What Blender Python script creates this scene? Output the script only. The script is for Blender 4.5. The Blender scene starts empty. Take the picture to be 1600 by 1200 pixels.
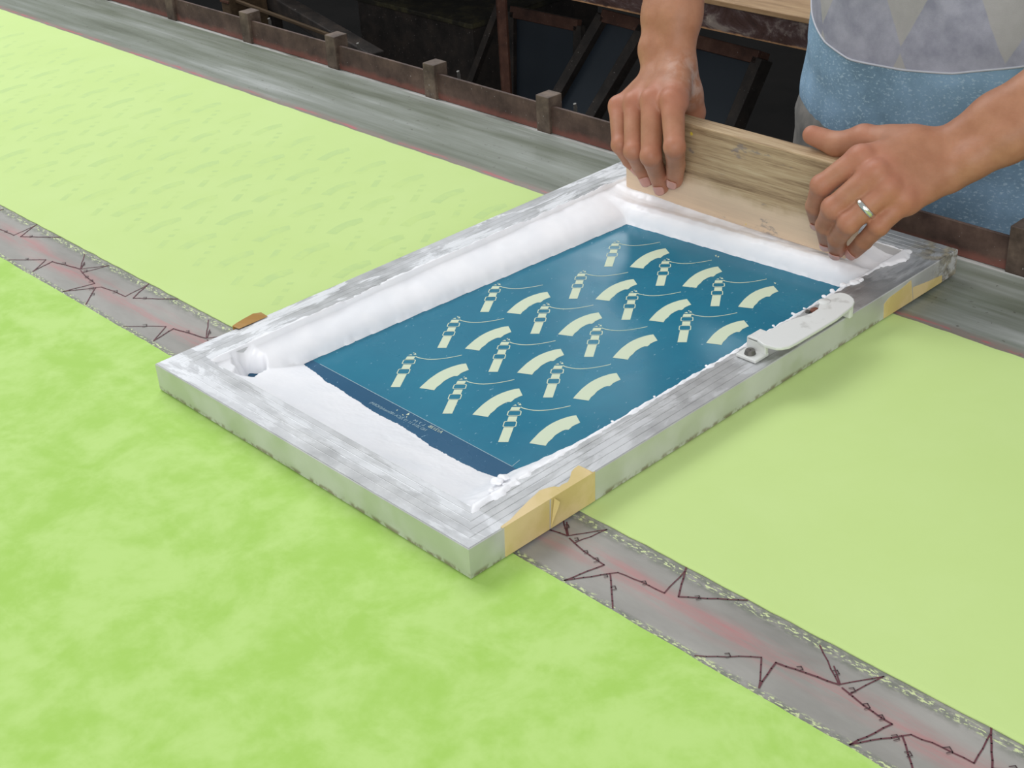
import bpy, bmesh, math, random
import numpy as np
from mathutils import Vector, Matrix, Euler, noise

SC = bpy.context.scene
COL = SC.collection
TH = 0.80                      # height of the table surface above the floor
random.seed(4)

# ------------------------------------------------------------------ camera
RWC = np.array([[0.69607529, 0.71596129, -0.05365273],
                [-0.32687932, 0.38255972, 0.86417474],
                [0.63924104, -0.58399271, 0.5003233]])      # camera axes (rows) in table axes
CAM = np.array([0.61835966, -0.51458216, 0.59400044]) * 0.92 + np.array([0, 0, 0.025])
FPX = 2240.7414747
cam = bpy.data.cameras.new('camera')
cam.sensor_width = 36.0
cam.lens = FPX / 1600 * 36.0
cam.clip_start = 0.02
camo = bpy.data.objects.new('camera', cam)
COL.objects.link(camo)
_m = Matrix([list(r) for r in RWC]).transposed().to_4x4()
_m.translation = Vector(CAM) + Vector((0, 0, TH))
camo.matrix_world = _m
SC.camera = camo

# ------------------------------------------------------------------ light
SC.view_settings.view_transform = 'Standard'
SC.view_settings.look = 'None'
SC.view_settings.exposure = 0.0
SC.view_settings.gamma = 1.0
SC.view_settings.use_curve_mapping = False
w = bpy.data.worlds.new('hall_light')
SC.world = w
w.use_nodes = True
w.node_tree.nodes['Background'].inputs[0].default_value = (0.93, 0.97, 1.0, 1)
w.node_tree.nodes['Background'].inputs[1].default_value = 0.42


def area(name, loc, target, sx, sy, power, col=(1, 1, 1)):
    l = bpy.data.lights.new(name, 'AREA')
    l.shape = 'RECTANGLE'
    l.size, l.size_y, l.energy, l.color = sx, sy, power, col
    o = bpy.data.objects.new(name, l)
    COL.objects.link(o)
    o.location = loc
    o.rotation_euler = (Vector(target) - Vector(loc)).to_track_quat('-Z', 'Y').to_euler()
    return o


area('roof_light_left', (-2.6, 1.6, 4.3), (-0.8, 0.4, TH), 2.6, 2.0, 50, (0.96, 0.98, 1.0))
area('left_fill', (-2.2, 0.1, 2.9), (-1.5, 0.3, TH), 1.4, 1.4, 30, (0.97, 0.98, 1.0))  # fill added above the far left cloth, not a known skylight
area('high_window', (-7.5, 4.5, 4.9), (-0.3, 0.3, TH), 4.0, 3.0, 9, (0.95, 0.98, 1.0))
area('right_fill', (2.9, 0.6, 3.2), (-0.2, 0.3, TH), 2.4, 2.0, 12, (1.0, 0.99, 0.97))  # fill added from the right to lift the left ink bank
area('small_window', (-3.55, 4.0, 2.95), (-0.2, 0.3, TH), 0.38, 0.8, 5, (0.93, 0.97, 1.0))
area('side_window', (-3.1, 4.0, 3.45), (-0.2, 0.3, TH), 0.5, 0.35, 3, (0.93, 0.97, 1.0))
area('front_fill', (1.6, -2.2, 2.2), (-0.2, 0.3, TH), 2.4, 1.8, 54, (1.0, 0.99, 0.98))  # fill added from the camera side, no window known there


# ------------------------------------------------------------------ helpers
def at(px, py, z=None, y=None, x=None):
    """the point of a plane (z, y or x = constant) seen at photo pixel px, py (table axes)"""
    d = np.array([px - 800.0, 600.0 - py, -FPX]) @ RWC
    if z is not None:
        t = (z - CAM[2]) / d[2]
    elif y is not None:
        t = (y - CAM[1]) / d[1]
    else:
        t = (x - CAM[0]) / d[0]
    return Vector(CAM + t * d)


def mesh_obj(name, verts, faces, mats, parent=None, smooth=False, fm=None):
    me = bpy.data.meshes.new(name)
    me.from_pydata([tuple(v) for v in verts], [], [tuple(f) for f in faces])
    if not isinstance(mats, (list, tuple)):
        mats = [mats]
    for m in mats:
        me.materials.append(m)
    if fm is not None:
        me.polygons.foreach_set('material_index', fm)
    if smooth:
        me.polygons.foreach_set('use_smooth', [True] * len(me.polygons))
    me.update()
    o = bpy.data.objects.new(name, me)
    COL.objects.link(o)
    if parent is not None:
        o.parent = parent
        o.location = -Vector(root_loc(parent))
    return o


def root_loc(o):
    v = Vector(o.location)
    while o.parent:
        o = o.parent
        v = v + Vector(o.location)
    return v


def bm_obj(name, bm, mats, parent=None, smooth=False):
    me = bpy.data.meshes.new(name)
    bmesh.ops.recalc_face_normals(bm, faces=bm.faces)
    bm.to_mesh(me)
    bm.free()
    if not isinstance(mats, (list, tuple)):
        mats = [mats]
    for m in mats:
        me.materials.append(m)
    if smooth:
        me.polygons.foreach_set('use_smooth', [True] * len(me.polygons))
    o = bpy.data.objects.new(name, me)
    COL.objects.link(o)
    if parent is not None:
        o.parent = parent
        o.location = -root_loc(parent)
    return o


def tag(o, label=None, cat=None, group=None, kind=None):
    if label:
        o['label'] = label
    if cat:
        o['category'] = cat
    if group:
        o['group'] = group
    if kind:
        o['kind'] = kind
    return o


def thing(name, label, cat, loc=(0, 0, 0), group=None):
    o = bpy.data.objects.new(name, None)
    o.empty_display_size = 0.05
    o.location = loc
    COL.objects.link(o)
    return tag(o, label, cat, group)


def box(bm, lo, hi, bev=0.0, mi=0):
    lo, hi = Vector(lo), Vector(hi)
    c = (lo + hi) / 2
    r = bmesh.ops.create_cube(bm, size=1.0, matrix=Matrix.Translation(c) @ Matrix.Diagonal((*(hi - lo), 1)))
    vs = r['verts']
    if bev > 0:
        es = list({e for v in vs for e in v.link_edges})
        g = bmesh.ops.bevel(bm, geom=es, offset=bev, segments=2, affect='EDGES', profile=0.5)
        for f in g['faces']:
            f.material_index = mi
    else:
        for f in {f for v in vs for f in v.link_faces}:
            f.material_index = mi


def beam(bm, a, b, wx, wy, bev=0.0, up=(0, 0, 1)):
    """a box from a to b with a wx by wy section"""
    a, b = Vector(a), Vector(b)
    d = b - a
    zax = d.normalized()
    xax = zax.cross(Vector(up))
    if xax.length < 1e-4:
        xax = Vector((1, 0, 0))
    xax.normalize()
    yax = zax.cross(xax)
    M = Matrix((xax, yax, zax)).transposed().to_4x4()
    M.translation = (a + b) / 2
    r = bmesh.ops.create_cube(bm, size=1.0, matrix=M @ Matrix.Diagonal((wx, wy, d.length, 1)))
    if bev > 0:
        es = list({e for v in r['verts'] for e in v.link_edges})
        bmesh.ops.bevel(bm, geom=es, offset=bev, segments=2, affect='EDGES', profile=0.5)


def tube(pts, rad, n=10):
    """vertices, faces of a round tube along pts"""
    V, F = [], []
    pts = [Vector(p) for p in pts]
    up = Vector((0, 0, 1))
    for i, p in enumerate(pts):
        d = (pts[min(i + 1, len(pts) - 1)] - pts[max(i - 1, 0)]).normalized()
        u = d.cross(up)
        if u.length < 1e-3:
            u = d.cross(Vector((1, 0, 0)))
        u.normalize()
        v = d.cross(u)
        r = rad[i] if isinstance(rad, (list, tuple)) else rad
        for k in range(n):
            a = 2 * math.pi * k / n
            V.append(p + u * math.cos(a) * r + v * math.sin(a) * r)
    for i in range(len(pts) - 1):
        for k in range(n):
            F.append((i * n + k, i * n + (k + 1) % n, (i + 1) * n + (k + 1) % n, (i + 1) * n + k))
    F.append(tuple(range(n - 1, -1, -1)))
    F.append(tuple(range((len(pts) - 1) * n, len(pts) * n)))
    return V, F


# ------------------------------------------------------------------ materials
class Mat:
    def __init__(s, name, rough=0.5, metal=0.0, spec=0.5):
        s.m = bpy.data.materials.new(name)
        s.m.use_nodes = True
        s.t = s.m.node_tree
        s.b = s.t.nodes['Principled BSDF']
        s.b.inputs['Roughness'].default_value = rough
        s.b.inputs['Metallic'].default_value = metal
        s.b.inputs['Specular IOR Level'].default_value = spec
        s.tc = s.t.nodes.new('ShaderNodeTexCoord')

    def lk(s, a, b):
        s.t.links.new(a, b)
        return b

    def mapping(s, scale=(1, 1, 1), rot=(0, 0, 0)):
        n = s.t.nodes.new('ShaderNodeMapping')
        n.inputs['Scale'].default_value = scale
        n.inputs['Rotation'].default_value = rot
        s.lk(s.tc.outputs['Object'], n.inputs[0])
        return n.outputs[0]

    def noise(s, scale, detail=4, stretch=(1, 1, 1), rough=0.55, rot=(0, 0, 0), dist=0.0):
        n = s.t.nodes.new('ShaderNodeTexNoise')
        n.inputs['Scale'].default_value = scale
        n.inputs['Detail'].default_value = detail
        n.inputs['Roughness'].default_value = rough
        n.inputs['Distortion'].default_value = dist
        s.lk(s.mapping(stretch, rot), n.inputs['Vector'])
        return n.outputs[0]

    def voro(s, scale, stretch=(1, 1, 1)):
        n = s.t.nodes.new('ShaderNodeTexVoronoi')
        n.inputs['Scale'].default_value = scale
        s.lk(s.mapping(stretch), n.inputs['Vector'])
        return n.outputs[0]

    def ramp(s, fac, stops, interp='LINEAR'):
        n = s.t.nodes.new('ShaderNodeValToRGB')
        n.color_ramp.interpolation = interp
        e = n.color_ramp.elements
        while len(e) < len(stops):
            e.new(0.5)
        for el, (p, c) in zip(e, stops):
            el.position = p
            el.color = (*c, 1) if len(c) == 3 else c
        s.lk(fac, n.inputs[0])
        return n.outputs[0]

    def mask(s, fac, a, b):
        """0 below a, 1 above b (either order)"""
        n = s.t.nodes.new('ShaderNodeMapRange')
        n.interpolation_type = 'SMOOTHSTEP'
        inv = a > b
        n.inputs['From Min'].default_value = min(a, b)
        n.inputs['From Max'].default_value = max(a, b)
        n.inputs['To Min'].default_value = 1.0 if inv else 0.0
        n.inputs['To Max'].default_value = 0.0 if inv else 1.0
        s.lk(fac, n.inputs['Value'])
        return n.outputs['Result']

    def math(s, op, a, b=None, c=None):
        n = s.t.nodes.new('ShaderNodeMath')
        n.operation = op
        for i, v in enumerate((a, b, c)):
            if v is None:
                continue
            if isinstance(v, (int, float)):
                n.inputs[i].default_value = v
            else:
                s.lk(v, n.inputs[i])
        return n.outputs[0]

    def xyz(s):
        n = s.t.nodes.new('ShaderNodeSeparateXYZ')
        s.lk(s.tc.outputs['Object'], n.inputs[0])
        return n.outputs

    def mix(s, fac, a, b):
        n = s.t.nodes.new('ShaderNodeMix')
        n.data_type = 'RGBA'
        for i, v in ((0, fac), (6, a), (7, b)):
            if isinstance(v, (int, float)):
                n.inputs[i].default_value = v
            elif isinstance(v, tuple):
                n.inputs[i].default_value = (*v, 1)
            else:
                s.lk(v, n.inputs[i])
        return n.outputs[2]

    def color(s, c):
        if isinstance(c, tuple):
            s.b.inputs['Base Color'].default_value = (*c, 1)
        else:
            s.lk(c, s.b.inputs['Base Color'])
        return s

    def rough(s, r):
        s.lk(r, s.b.inputs['Roughness'])
        return s

    def metal(s, r):
        s.lk(r, s.b.inputs['Metallic'])
        return s

    def bump(s, h, strength=0.3, dist=0.001):
        n = s.t.nodes.new('ShaderNodeBump')
        n.inputs['Strength'].default_value = strength
        n.inputs['Distance'].default_value = dist
        s.lk(h, n.inputs['Height'])
        s.lk(n.outputs[0], s.b.inputs['Normal'])
        return s


def srgb(r, g, b):
    f = lambda v: (v / 255 / 12.92) if v / 255 <= 0.04045 else ((v / 255 + 0.055) / 1.055) ** 2.4
    return (f(r), f(g), f(b))


def M_lime(name, c0, c1, amt, sc):
    m = Mat(name, rough=0.85, spec=0.2)
    n = m.noise(sc, 5, (1, 1, 1), 0.62, dist=0.4)
    n2 = m.noise(sc * 3.3, 4, (1, 1, 1), 0.6)
    s = m.math('ADD', m.math('MULTIPLY', n, 0.7), m.math('MULTIPLY', n2, 0.3))
    m.color(m.mix(m.mask(s, 0.5 - amt, 0.5 + amt), c0, c1))
    m.b.inputs['Sheen Weight'].default_value = 0.25
    m.b.inputs['Sheen Roughness'].default_value = 0.4
    m.bump(m.noise(2600, 2), 0.15, 0.0004)
    return m.m


LIME_NEAR = M_lime('lime_cloth_near', srgb(168, 209, 98), srgb(188, 222, 128), 0.13, 17)
LIME_FAR = M_lime('lime_cloth_far', srgb(195, 220, 138), srgb(199, 223, 145), 0.2, 5)
LIME_PRINT = M_lime('faint_print', srgb(187, 214, 140), srgb(195, 220, 139), 0.10, 30)


def M_table():
    m = Mat('painted_table_top', rough=0.45, spec=0.5)
    x, y, z = m.xyz()
    # strip between the cloths
    n = m.noise(18, 5, (0.35, 1, 1), 0.6)
    base = m.ramp(n, [(0.3, srgb(132, 130, 124)), (0.7, srgb(166, 163, 157))])
    ctr = m.math('ABSOLUTE', m.math('SUBTRACT', m.math('ADD', y, m.math('MULTIPLY', m.noise(9, 2), 0.02)), 0.081))
    red = m.math('MULTIPLY', m.mask(ctr, 0.017, 0.002), m.mask(m.noise(34, 6, (0.22, 2.2, 1), 0.7), 0.34, 0.70))
    base = m.mix(m.math('MULTIPLY', red, 0.6), base, srgb(190, 112, 114))
    fine = m.noise(900, 3, (1, 1, 1), 0.7)
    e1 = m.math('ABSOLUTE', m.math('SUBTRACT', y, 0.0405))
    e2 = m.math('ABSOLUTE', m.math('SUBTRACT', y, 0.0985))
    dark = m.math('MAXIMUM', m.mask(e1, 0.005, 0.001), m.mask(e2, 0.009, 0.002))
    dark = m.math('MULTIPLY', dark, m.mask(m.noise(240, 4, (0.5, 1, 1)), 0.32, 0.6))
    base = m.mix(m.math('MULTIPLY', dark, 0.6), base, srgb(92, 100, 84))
    fl = m.math('MULTIPLY', m.math('MAXIMUM', m.mask(e1, 0.005, 0.0015), m.mask(e2, 0.0045, 0.001)),
                m.mask(m.noise(620, 3, (0.45, 1, 1), 0.6), 0.535, 0.60))
    base = m.mix(fl, base, srgb(205, 216, 160))
    # edge of the table behind the far cloth
    st = m.noise(7, 6, (0.25, 2.2, 1), 0.62, dist=0.5)
    st2 = m.noise(30, 5, (0.12, 2.2, 1), 0.6)
    ss = m.math('ADD', m.math('MULTIPLY', st, 0.6), m.math('MULTIPLY', st2, 0.4))
    edge = m.ramp(ss, [(0.33, srgb(80, 86, 68)), (0.46, srgb(116, 122, 108)), (0.56, srgb(138, 143, 134)), (0.68, srgb(176, 180, 176))])
    sp = m.mask(m.noise(170, 3, (1, 1, 1), 0.6), 0.66, 0.72)
    edge = m.mix(m.math('MULTIPLY', sp, 0.7), edge, srgb(70, 64, 54))
    wob = m.math('ADD', y, m.math('MULTIPLY', m.noise(25, 3), 0.010))
    rb = m.mask(m.math('ABSOLUTE', m.math('SUBTRACT', wob, 0.4975)), 0.011, 0.003)
    edge = m.mix(m.math('MULTIPLY', rb, 0.6), edge, srgb(140, 120, 112))
    rl = m.math('MULTIPLY', m.mask(m.math('ABSOLUTE', m.math('SUBTRACT', wob, 0.4985)), 0.0030, 0.0008),
                m.mask(m.noise(70, 5, (0.4, 1, 1), 0.65), 0.45, 0.62))
    edge = m.mix(m.math('MULTIPLY', rl, 0.75), edge, srgb(190, 92, 102))
    lipm = m.math('MULTIPLY', m.mask(y, 0.6115, 0.6155), m.mask(m.noise(40, 4, (0.3, 1, 1)), 0.3, 0.6))  # pale bare-metal lip with part of its glint painted in
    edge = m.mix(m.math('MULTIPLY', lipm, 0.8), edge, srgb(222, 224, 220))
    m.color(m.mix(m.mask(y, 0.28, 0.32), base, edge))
    m.rough(m.ramp(m.mask(y, 0.28, 0.32), [(0, (0.55,) * 3), (1, (0.36,) * 3)]))
    m.bump(m.noise(60, 5, (0.3, 1, 1)), 0.25, 0.002)
    return m.m


def M_rust(name, c0, c1, c2, low=None, rough=0.6):
    m = Mat(name, rough=rough, spec=0.4)
    n = m.noise(28, 6, (1, 1, 1), 0.65)
    c = m.ramp(n, [(0.35, c0), (0.5, c1), (0.66, c2)])
    if low is not None:
        x, y, z = m.xyz()
        c = m.mix(m.math('MULTIPLY', m.mask(m.math('ADD', z, m.math('MULTIPLY', m.noise(70, 3), 0.010)), 0.014, 0.005), 0.8), c, low)
    sp = m.mask(m.noise(330, 2, (1, 1, 1), 0.5), 0.71, 0.76)
    c = m.mix(sp, c, srgb(150, 145, 140))
    m.color(c)
    m.bump(m.noise(90, 5), 0.3, 0.001)
    return m.m


def M_alu():
    m = Mat('scuffed_aluminium', rough=0.42, metal=0.7)
    g = m.noise(40, 5, (1, 1, 1), 0.6)
    base = m.ramp(g, [(0.3, srgb(146, 147, 147)), (0.7, srgb(182, 183, 183))])
    x, y, z = m.xyz()
    top = m.mask(z, 0.0246, 0.0249)
    # dried white ink left on the top faces
    ends = m.math('MAXIMUM', m.mask(y, 0.0345, 0.0325), m.mask(y, 0.549, 0.551))
    sm_ = m.t.nodes.new('ShaderNodeMix')
    m.lk(ends, sm_.inputs[0]); m.lk(m.noise(42, 6, (1, 0.28, 1), 0.66, dist=0.5), sm_.inputs[2]); m.lk(m.noise(42, 6, (0.28, 1, 1), 0.66, dist=0.5), sm_.inputs[3])
    ink = m.math('MULTIPLY', top, m.mask(sm_.outputs[0], 0.50, 0.57))
    sf_ = m.t.nodes.new('ShaderNodeMix')
    m.lk(ends, sf_.inputs[0]); m.lk(m.noise(24, 5, (1, 0.3, 1), 0.6), sf_.inputs[2]); m.lk(m.noise(24, 5, (0.3, 1, 1), 0.6), sf_.inputs[3])
    film = m.math('MULTIPLY', top, m.mask(sf_.outputs[0], 0.38, 0.60))
    left = m.mask(x, -0.30, -0.345)
    near = m.mask(y, 0.07, 0.02)
    amt = m.math('ADD', 0.06, m.math('MULTIPLY', m.math('MAXIMUM', left, near), 0.36))
    c = m.mix(m.math('MULTIPLY', film, amt), base, srgb(212, 214, 218))
    ia = m.math('MULTIPLY', ink, m.math('ADD', 0.25, m.math('MULTIPLY', left, 0.4)))
    c = m.mix(ia, c, srgb(235, 237, 240))
    # grime low on the outer sides and at the far right corner
    low = m.math('MULTIPLY', m.mask(z, 0.0058, 0.0022), m.mask(m.noise(120, 4, (1, 1, 1)), 0.42, 0.58))
    c = m.mix(m.math('MULTIPLY', low, 0.75), c, srgb(120, 104, 80))
    cd = m.math('SQRT', m.math('ADD', m.math('POWER', x, 2.0), m.math('POWER', m.math('SUBTRACT', y, 0.578), 2.0)))
    gr = m.math('MULTIPLY', m.mask(cd, 0.045, 0.012), m.mask(m.noise(110, 5, (1, 1, 1), 0.65), 0.40, 0.56))
    c = m.mix(m.math('MULTIPLY', gr, 0.85), c, m.ramp(m.noise(150, 3), [(0.35, srgb(70, 64, 50)), (0.65, srgb(158, 150, 128))]))
    c = m.mix(m.math('MULTIPLY', m.math('SUBTRACT', 1.0, top), 0.75), c, m.mix(m.math('MULTIPLY', low, 0.75), srgb(216, 216, 214), srgb(132, 116, 90)))
    c = m.mix(m.math('MULTIPLY', gr, 0.85), c, m.ramp(m.noise(150, 3), [(0.35, srgb(70, 64, 50)), (0.65, srgb(158, 150, 128))]))
    m.color(c)
    dirt = m.math('MAXIMUM', ia, m.math('MAXIMUM', gr, m.math('MULTIPLY', film, amt)))
    side = m.math('SUBTRACT', 1.0, top)
    m.metal(m.math('MULTIPLY', m.math('SUBTRACT', 1.0, dirt), m.math('SUBTRACT', 0.75, m.math('MULTIPLY', side, m.math('ADD', 0.15, m.math('MULTIPLY', m.mask(m.noise(16, 3), 0.40, 0.60), 0.35))))))
    m.rough(m.math('ADD', 0.36, m.math('MULTIPLY', g, 0.22)))
    m.bump(m.noise(190, 5), 0.12, 0.0006)
    return m.m


def M_ink():
    m = Mat('wet_white_ink', rough=0.28, spec=0.5)
    m.color(m.mix(m.mask(m.noise(22, 4, (1, 1, 1)), 0.35, 0.65), srgb(243, 244, 248), srgb(249, 249, 252)))
    m.b.inputs['Subsurface Weight'].default_value = 0.15
    m.b.inputs['Subsurface Radius'].default_value = (0.004, 0.004, 0.004)
    m.b.inputs['Subsurface Scale'].default_value = 0.6
    m.rough(m.ramp(m.noise(40, 3), [(0.35, (0.28,) * 3), (0.65, (0.42,) * 3)]))
    m.bump(m.noise(150, 4, (1, 1, 1), 0.5), 0.10, 0.0008)
    return m.m


def M_stencil(name, c0, c1):
    m = Mat(name, rough=0.3, spec=0.2)
    n = m.noise(11, 5, (1, 1, 1), 0.6)
    c = m.ramp(n, [(0.3, c0), (0.7, c1)])
    # scratches and dried specks
    sp = m.mask(m.noise(420, 2, (1, 0.5, 1), 0.5, rot=(0, 0, 0.6)), 0.72, 0.76)
    c = m.mix(m.math('MULTIPLY', sp, 0.6), c, srgb(150, 190, 205))
    sm = m.mask(m.noise(26, 5, (1, 0.25, 1), 0.7, rot=(0, 0, -0.9)), 0.60, 0.80)
    c = m.mix(m.math('MULTIPLY', sm, 0.35), c, srgb(120, 160, 185))
    m.color(c)
    m.rough(m.ramp(m.noise(9, 4), [(0.35, (0.16,) * 3), (0.7, (0.34,) * 3)]))
    m.bump(m.noise(12, 3), 0.12, 0.004)
    return m.m


def M_wood(name, c0, c1, c2, stretch, ring=26, lowpaint=False):
    m = Mat(name, rough=0.55, spec=0.35)
    n = m.noise(ring, 6, stretch, 0.62, dist=0.6)
    n2 = m.noise(ring * 7, 4, stretch, 0.6)
    s = m.math('ADD', m.math('MULTIPLY', n, 0.65), m.math('MULTIPLY', n2, 0.35))
    c = m.ramp(s, [(0.34, c0), (0.5, c1), (0.64, c2)])
    if lowpaint:
        x, y, z = m.xyz()
        c = m.mix(m.math('MULTIPLY', m.mask(m.math('ADD', z, m.math('MULTIPLY', m.noise(30, 3), 0.030)), 0.070, 0.054), 0.80), c, srgb(226, 200, 172))
        sp = m.mask(m.noise(60, 5, (0.5, 1, 1), 0.65), 0.61, 0.70)
        c = m.mix(m.math('MULTIPLY', sp, 0.55), c, srgb(104, 104, 116))
        yl = m.mask(m.noise(48, 2, (1, 1, 1), 0.4), 0.745, 0.76)
        c = m.mix(yl, c, srgb(222, 196, 70))
        m.rough(m.ramp(m.mask(z, 0.055, 0.035), [(0, (0.6,) * 3), (1, (0.3,) * 3)]))
    m.color(c)
    m.bump(s, 0.3, 0.0008)
    return m.m


def M_skin(name):
    m = Mat(name, rough=0.5, spec=0.4)
    a = m.t.nodes.new('ShaderNodeAttribute')
    a.attribute_name = 'flush'
    base = m.ramp(m.noise(55, 4), [(0.35, srgb(164, 112, 84)), (0.65, srgb(178, 126, 98))])
    sep = m.t.nodes.new('ShaderNodeSeparateColor')
    m.lk(a.outputs['Color'], sep.inputs[0])
    c = m.mix(m.math('MULTIPLY', sep.outputs[0], 0.5), base, srgb(186, 116, 96))
    c = m.mix(m.math('MULTIPLY', m.math('MULTIPLY', sep.outputs[1], m.mask(m.noise(90, 4), 0.4, 0.6)), 0.4), c, srgb(222, 210, 202))
    m.color(c)
    m.b.inputs['Subsurface Weight'].default_value = 0.12
    m.b.inputs['Subsurface Radius'].default_value = (0.008, 0.003, 0.0015)
    m.b.inputs['Subsurface Scale'].default_value = 0.5
    w1 = m.noise(420, 3, (1, 1, 1), 0.6)
    w2 = m.noise(110, 4, (1, 1, 2.5), 0.6)
    m.bump(m.math('ADD', m.math('MULTIPLY', w1, 0.4), w2), 0.22, 0.0010)
    return m.m


def M_cloth(name, c0, c1, sc=40, fleck=None):
    m = Mat(name, rough=0.9, spec=0.15)
    c = m.ramp(m.noise(sc, 5, (1, 1, 1), 0.6), [(0.35, c0), (0.65, c1)])
    if fleck:
        c = m.mix(m.math('MULTIPLY', m.mask(m.noise(260, 3, (1, 1, 1.6), 0.6), 0.54, 0.66), 0.6), c, fleck)
    m.color(c)
    m.bump(m.noise(900, 3), 0.3, 0.0008)
    return m.m


def M_argyle():
    m = Mat('grey_argyle_cloth', rough=0.9, spec=0.15)
    base = m.ramp(m.noise(35, 5, (1, 1, 1), 0.6), [(0.35, srgb(148, 149, 164)), (0.65, srgb(176, 176, 190))])
    x, y, z = m.xyz()
    fx = m.math('SUBTRACT', m.math('FRACT', m.math('DIVIDE', m.math('ADD', x, 0.2175), 0.105)), 0.5)
    fx = m.math('MULTIPLY', m.math('ABSOLUTE', fx), 0.105 / 0.030)
    fz = m.math('MULTIPLY', m.math('ABSOLUTE', m.math('SUBTRACT', m.math('FRACT', m.math('DIVIDE', m.math('SUBTRACT', z, 0.135), 0.13)), 0.5)), 0.13 / 0.060)
    dia = m.mask(m.math('ADD', fx, m.math('ADD', fz, m.math('MULTIPLY', m.noise(30, 3), 0.1))), 1.10, 1.05)
    c = m.mix(m.math('MULTIPLY', dia, 0.6), base, srgb(186, 182, 172))
    m.color(c)
    m.bump(m.noise(900, 3), 0.3, 0.0008)
    return m.m


TABLE = M_table()
RAIL = M_rust('brown_painted_steel', srgb(66, 50, 44), srgb(84, 66, 58), srgb(102, 82, 72), low=srgb(126, 78, 68))
STOP = M_rust('rusty_dark_steel', srgb(68, 56, 48), srgb(92, 78, 68), srgb(120, 104, 90))
DARKSTEEL = M_rust('dark_dusty_steel', srgb(38, 35, 33), srgb(52, 47, 44), srgb(66, 58, 52))
REDSTEEL = M_rust('red_brown_steel', srgb(70, 45, 36), srgb(88, 58, 46), srgb(104, 74, 60))
ALU = M_alu()
INK = M_ink()
STEN = M_stencil('blue_stencil_film', srgb(20, 108, 136), srgb(30, 120, 146))
STEN_D = M_stencil('blue_stencil_margin', srgb(26, 80, 114), srgb(34, 90, 124))
OPEN = Mat('open_screen_mesh', rough=0.6, spec=0.3).color(srgb(206, 217, 190)).m
LINE = Mat('pale_stencil_line', rough=0.6).color(srgb(150, 180, 190)).m
WOOD = M_wood('squeegee_wood', srgb(110, 84, 60), srgb(178, 152, 118), srgb(200, 178, 144), (0.055, 1, 1.3), 85, True)
WOOD_OLD = M_wood('worn_bench_wood', srgb(120, 92, 62), srgb(168, 136, 100), srgb(190, 160, 122), (0.15, 1, 1), 20)
BENCH_PAINT = None
WOOD_DARK = M_wood('dark_timber', srgb(62, 50, 38), srgb(88, 72, 54), srgb(108, 90, 68), (0.15, 1, 1), 20)  # darker variant of the bench wood
SKIN = M_skin('skin')
NAIL = Mat('nail', rough=0.3, spec=0.5).color(srgb(200, 146, 132)).m
SHIRT_BLUE = M_cloth('blue_heather_cloth', srgb(112, 140, 160), srgb(146, 178, 206), 12, srgb(186, 210, 224))
SHIRT_GREY = M_argyle()
PIPING = Mat('pale_piping', rough=0.8).color(srgb(196, 198, 206)).m
TROUSER = M_cloth('charcoal_cloth', srgb(104, 104, 102), srgb(146, 142, 136), 20)
SHOE = Mat('black_rubber', rough=0.6).color(srgb(35, 35, 36)).m
HAIR = Mat('black_hair', rough=0.5).color(srgb(24, 20, 18)).m
SILVER = Mat('silver', rough=0.18, metal=1.0).color(srgb(222, 222, 214)).m
STEELSCREW = Mat('zinc_screw', rough=0.5, metal=0.6).color(srgb(104, 102, 98)).m
HANDLE = Mat('chalky_white_enamel', rough=0.4)
HANDLE.color(HANDLE.mix(HANDLE.mask(HANDLE.noise(60, 5), 0.60, 0.72), srgb(214, 215, 212), srgb(192, 192, 188)))
HANDLE.bump(HANDLE.noise(150, 4), 0.15, 0.0006)
HANDLE = HANDLE.m
TAPE = Mat('masking_tape', rough=0.55)
TAPE.color(TAPE.mix(TAPE.mask(TAPE.noise(30, 5), 0.35, 0.65), srgb(206, 184, 120), srgb(222, 198, 146)))
TAPE.bump(TAPE.noise(80, 4), 0.3, 0.0008)
TAPE = TAPE.m
TAPE_OLD = Mat('browned_tape', rough=0.6).color(srgb(176, 134, 72)).m
MAROON = Mat('dark_maroon_print', rough=0.6).color(srgb(96, 48, 56)).m
KNOTC = Mat('dark_residue', rough=0.6).color(srgb(72, 52, 54)).m
FLOOR = M_cloth('shade_dark_concrete', srgb(13, 12, 11), srgb(22, 20, 19), 5)  # near-black: shade under the tables is put into the floor colour
WALL = M_cloth('grey_plaster', srgb(150, 150, 146), srgb(168, 168, 164), 3)
NAVY = Mat('navy_screen_mesh', rough=0.5).color(srgb(34, 44, 54)).m

# ------------------------------------------------------------------ the setting
bm = bmesh.new()
box(bm, (-7, -4, -TH - 0.1), (5, 6.2, -TH))
tag(bm_obj('floor', bm, FLOOR), kind='structure')
bm = bmesh.new()
box(bm, (-7, 6.2, -TH), (5, 6.35, 3.2))
tag(bm_obj('wall_back', bm, WALL), kind='structure')

# ------------------------------------------------------------------ printing table
TOPZ = -0.0012
X0, X1 = -3.4, 1.9
tbl = thing('printing_table', 'long grey screen printing table with a brown steel rail and the lime cloths on it', 'table', (-0.4, 0.0, -TH))
V, F = [], []
prof = [(-1.05, -0.03), (-1.05, TOPZ), (0.03, TOPZ), (0.30, TOPZ), (0.49, TOPZ), (0.53, TOPZ - 0.0008), (0.58, TOPZ - 0.0006), (0.606, TOPZ),
        (0.6125, TOPZ + 0.0012), (0.6165, TOPZ + 0.0010), (0.6175, TOPZ - 0.0015), (0.66, TOPZ - 0.0018), (0.66, -0.03)]
n = 60
for i in range(n + 1):
    for y, z in prof:
        V.append((X0 + (X1 - X0) * i / n, y, z))
k = len(prof)
for i in range(n):
    for j in range(k):
        F.append((i * k + j, i * k + (j + 1) % k, (i + 1) * k + (j + 1) % k, (i + 1) * k + j))
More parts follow.
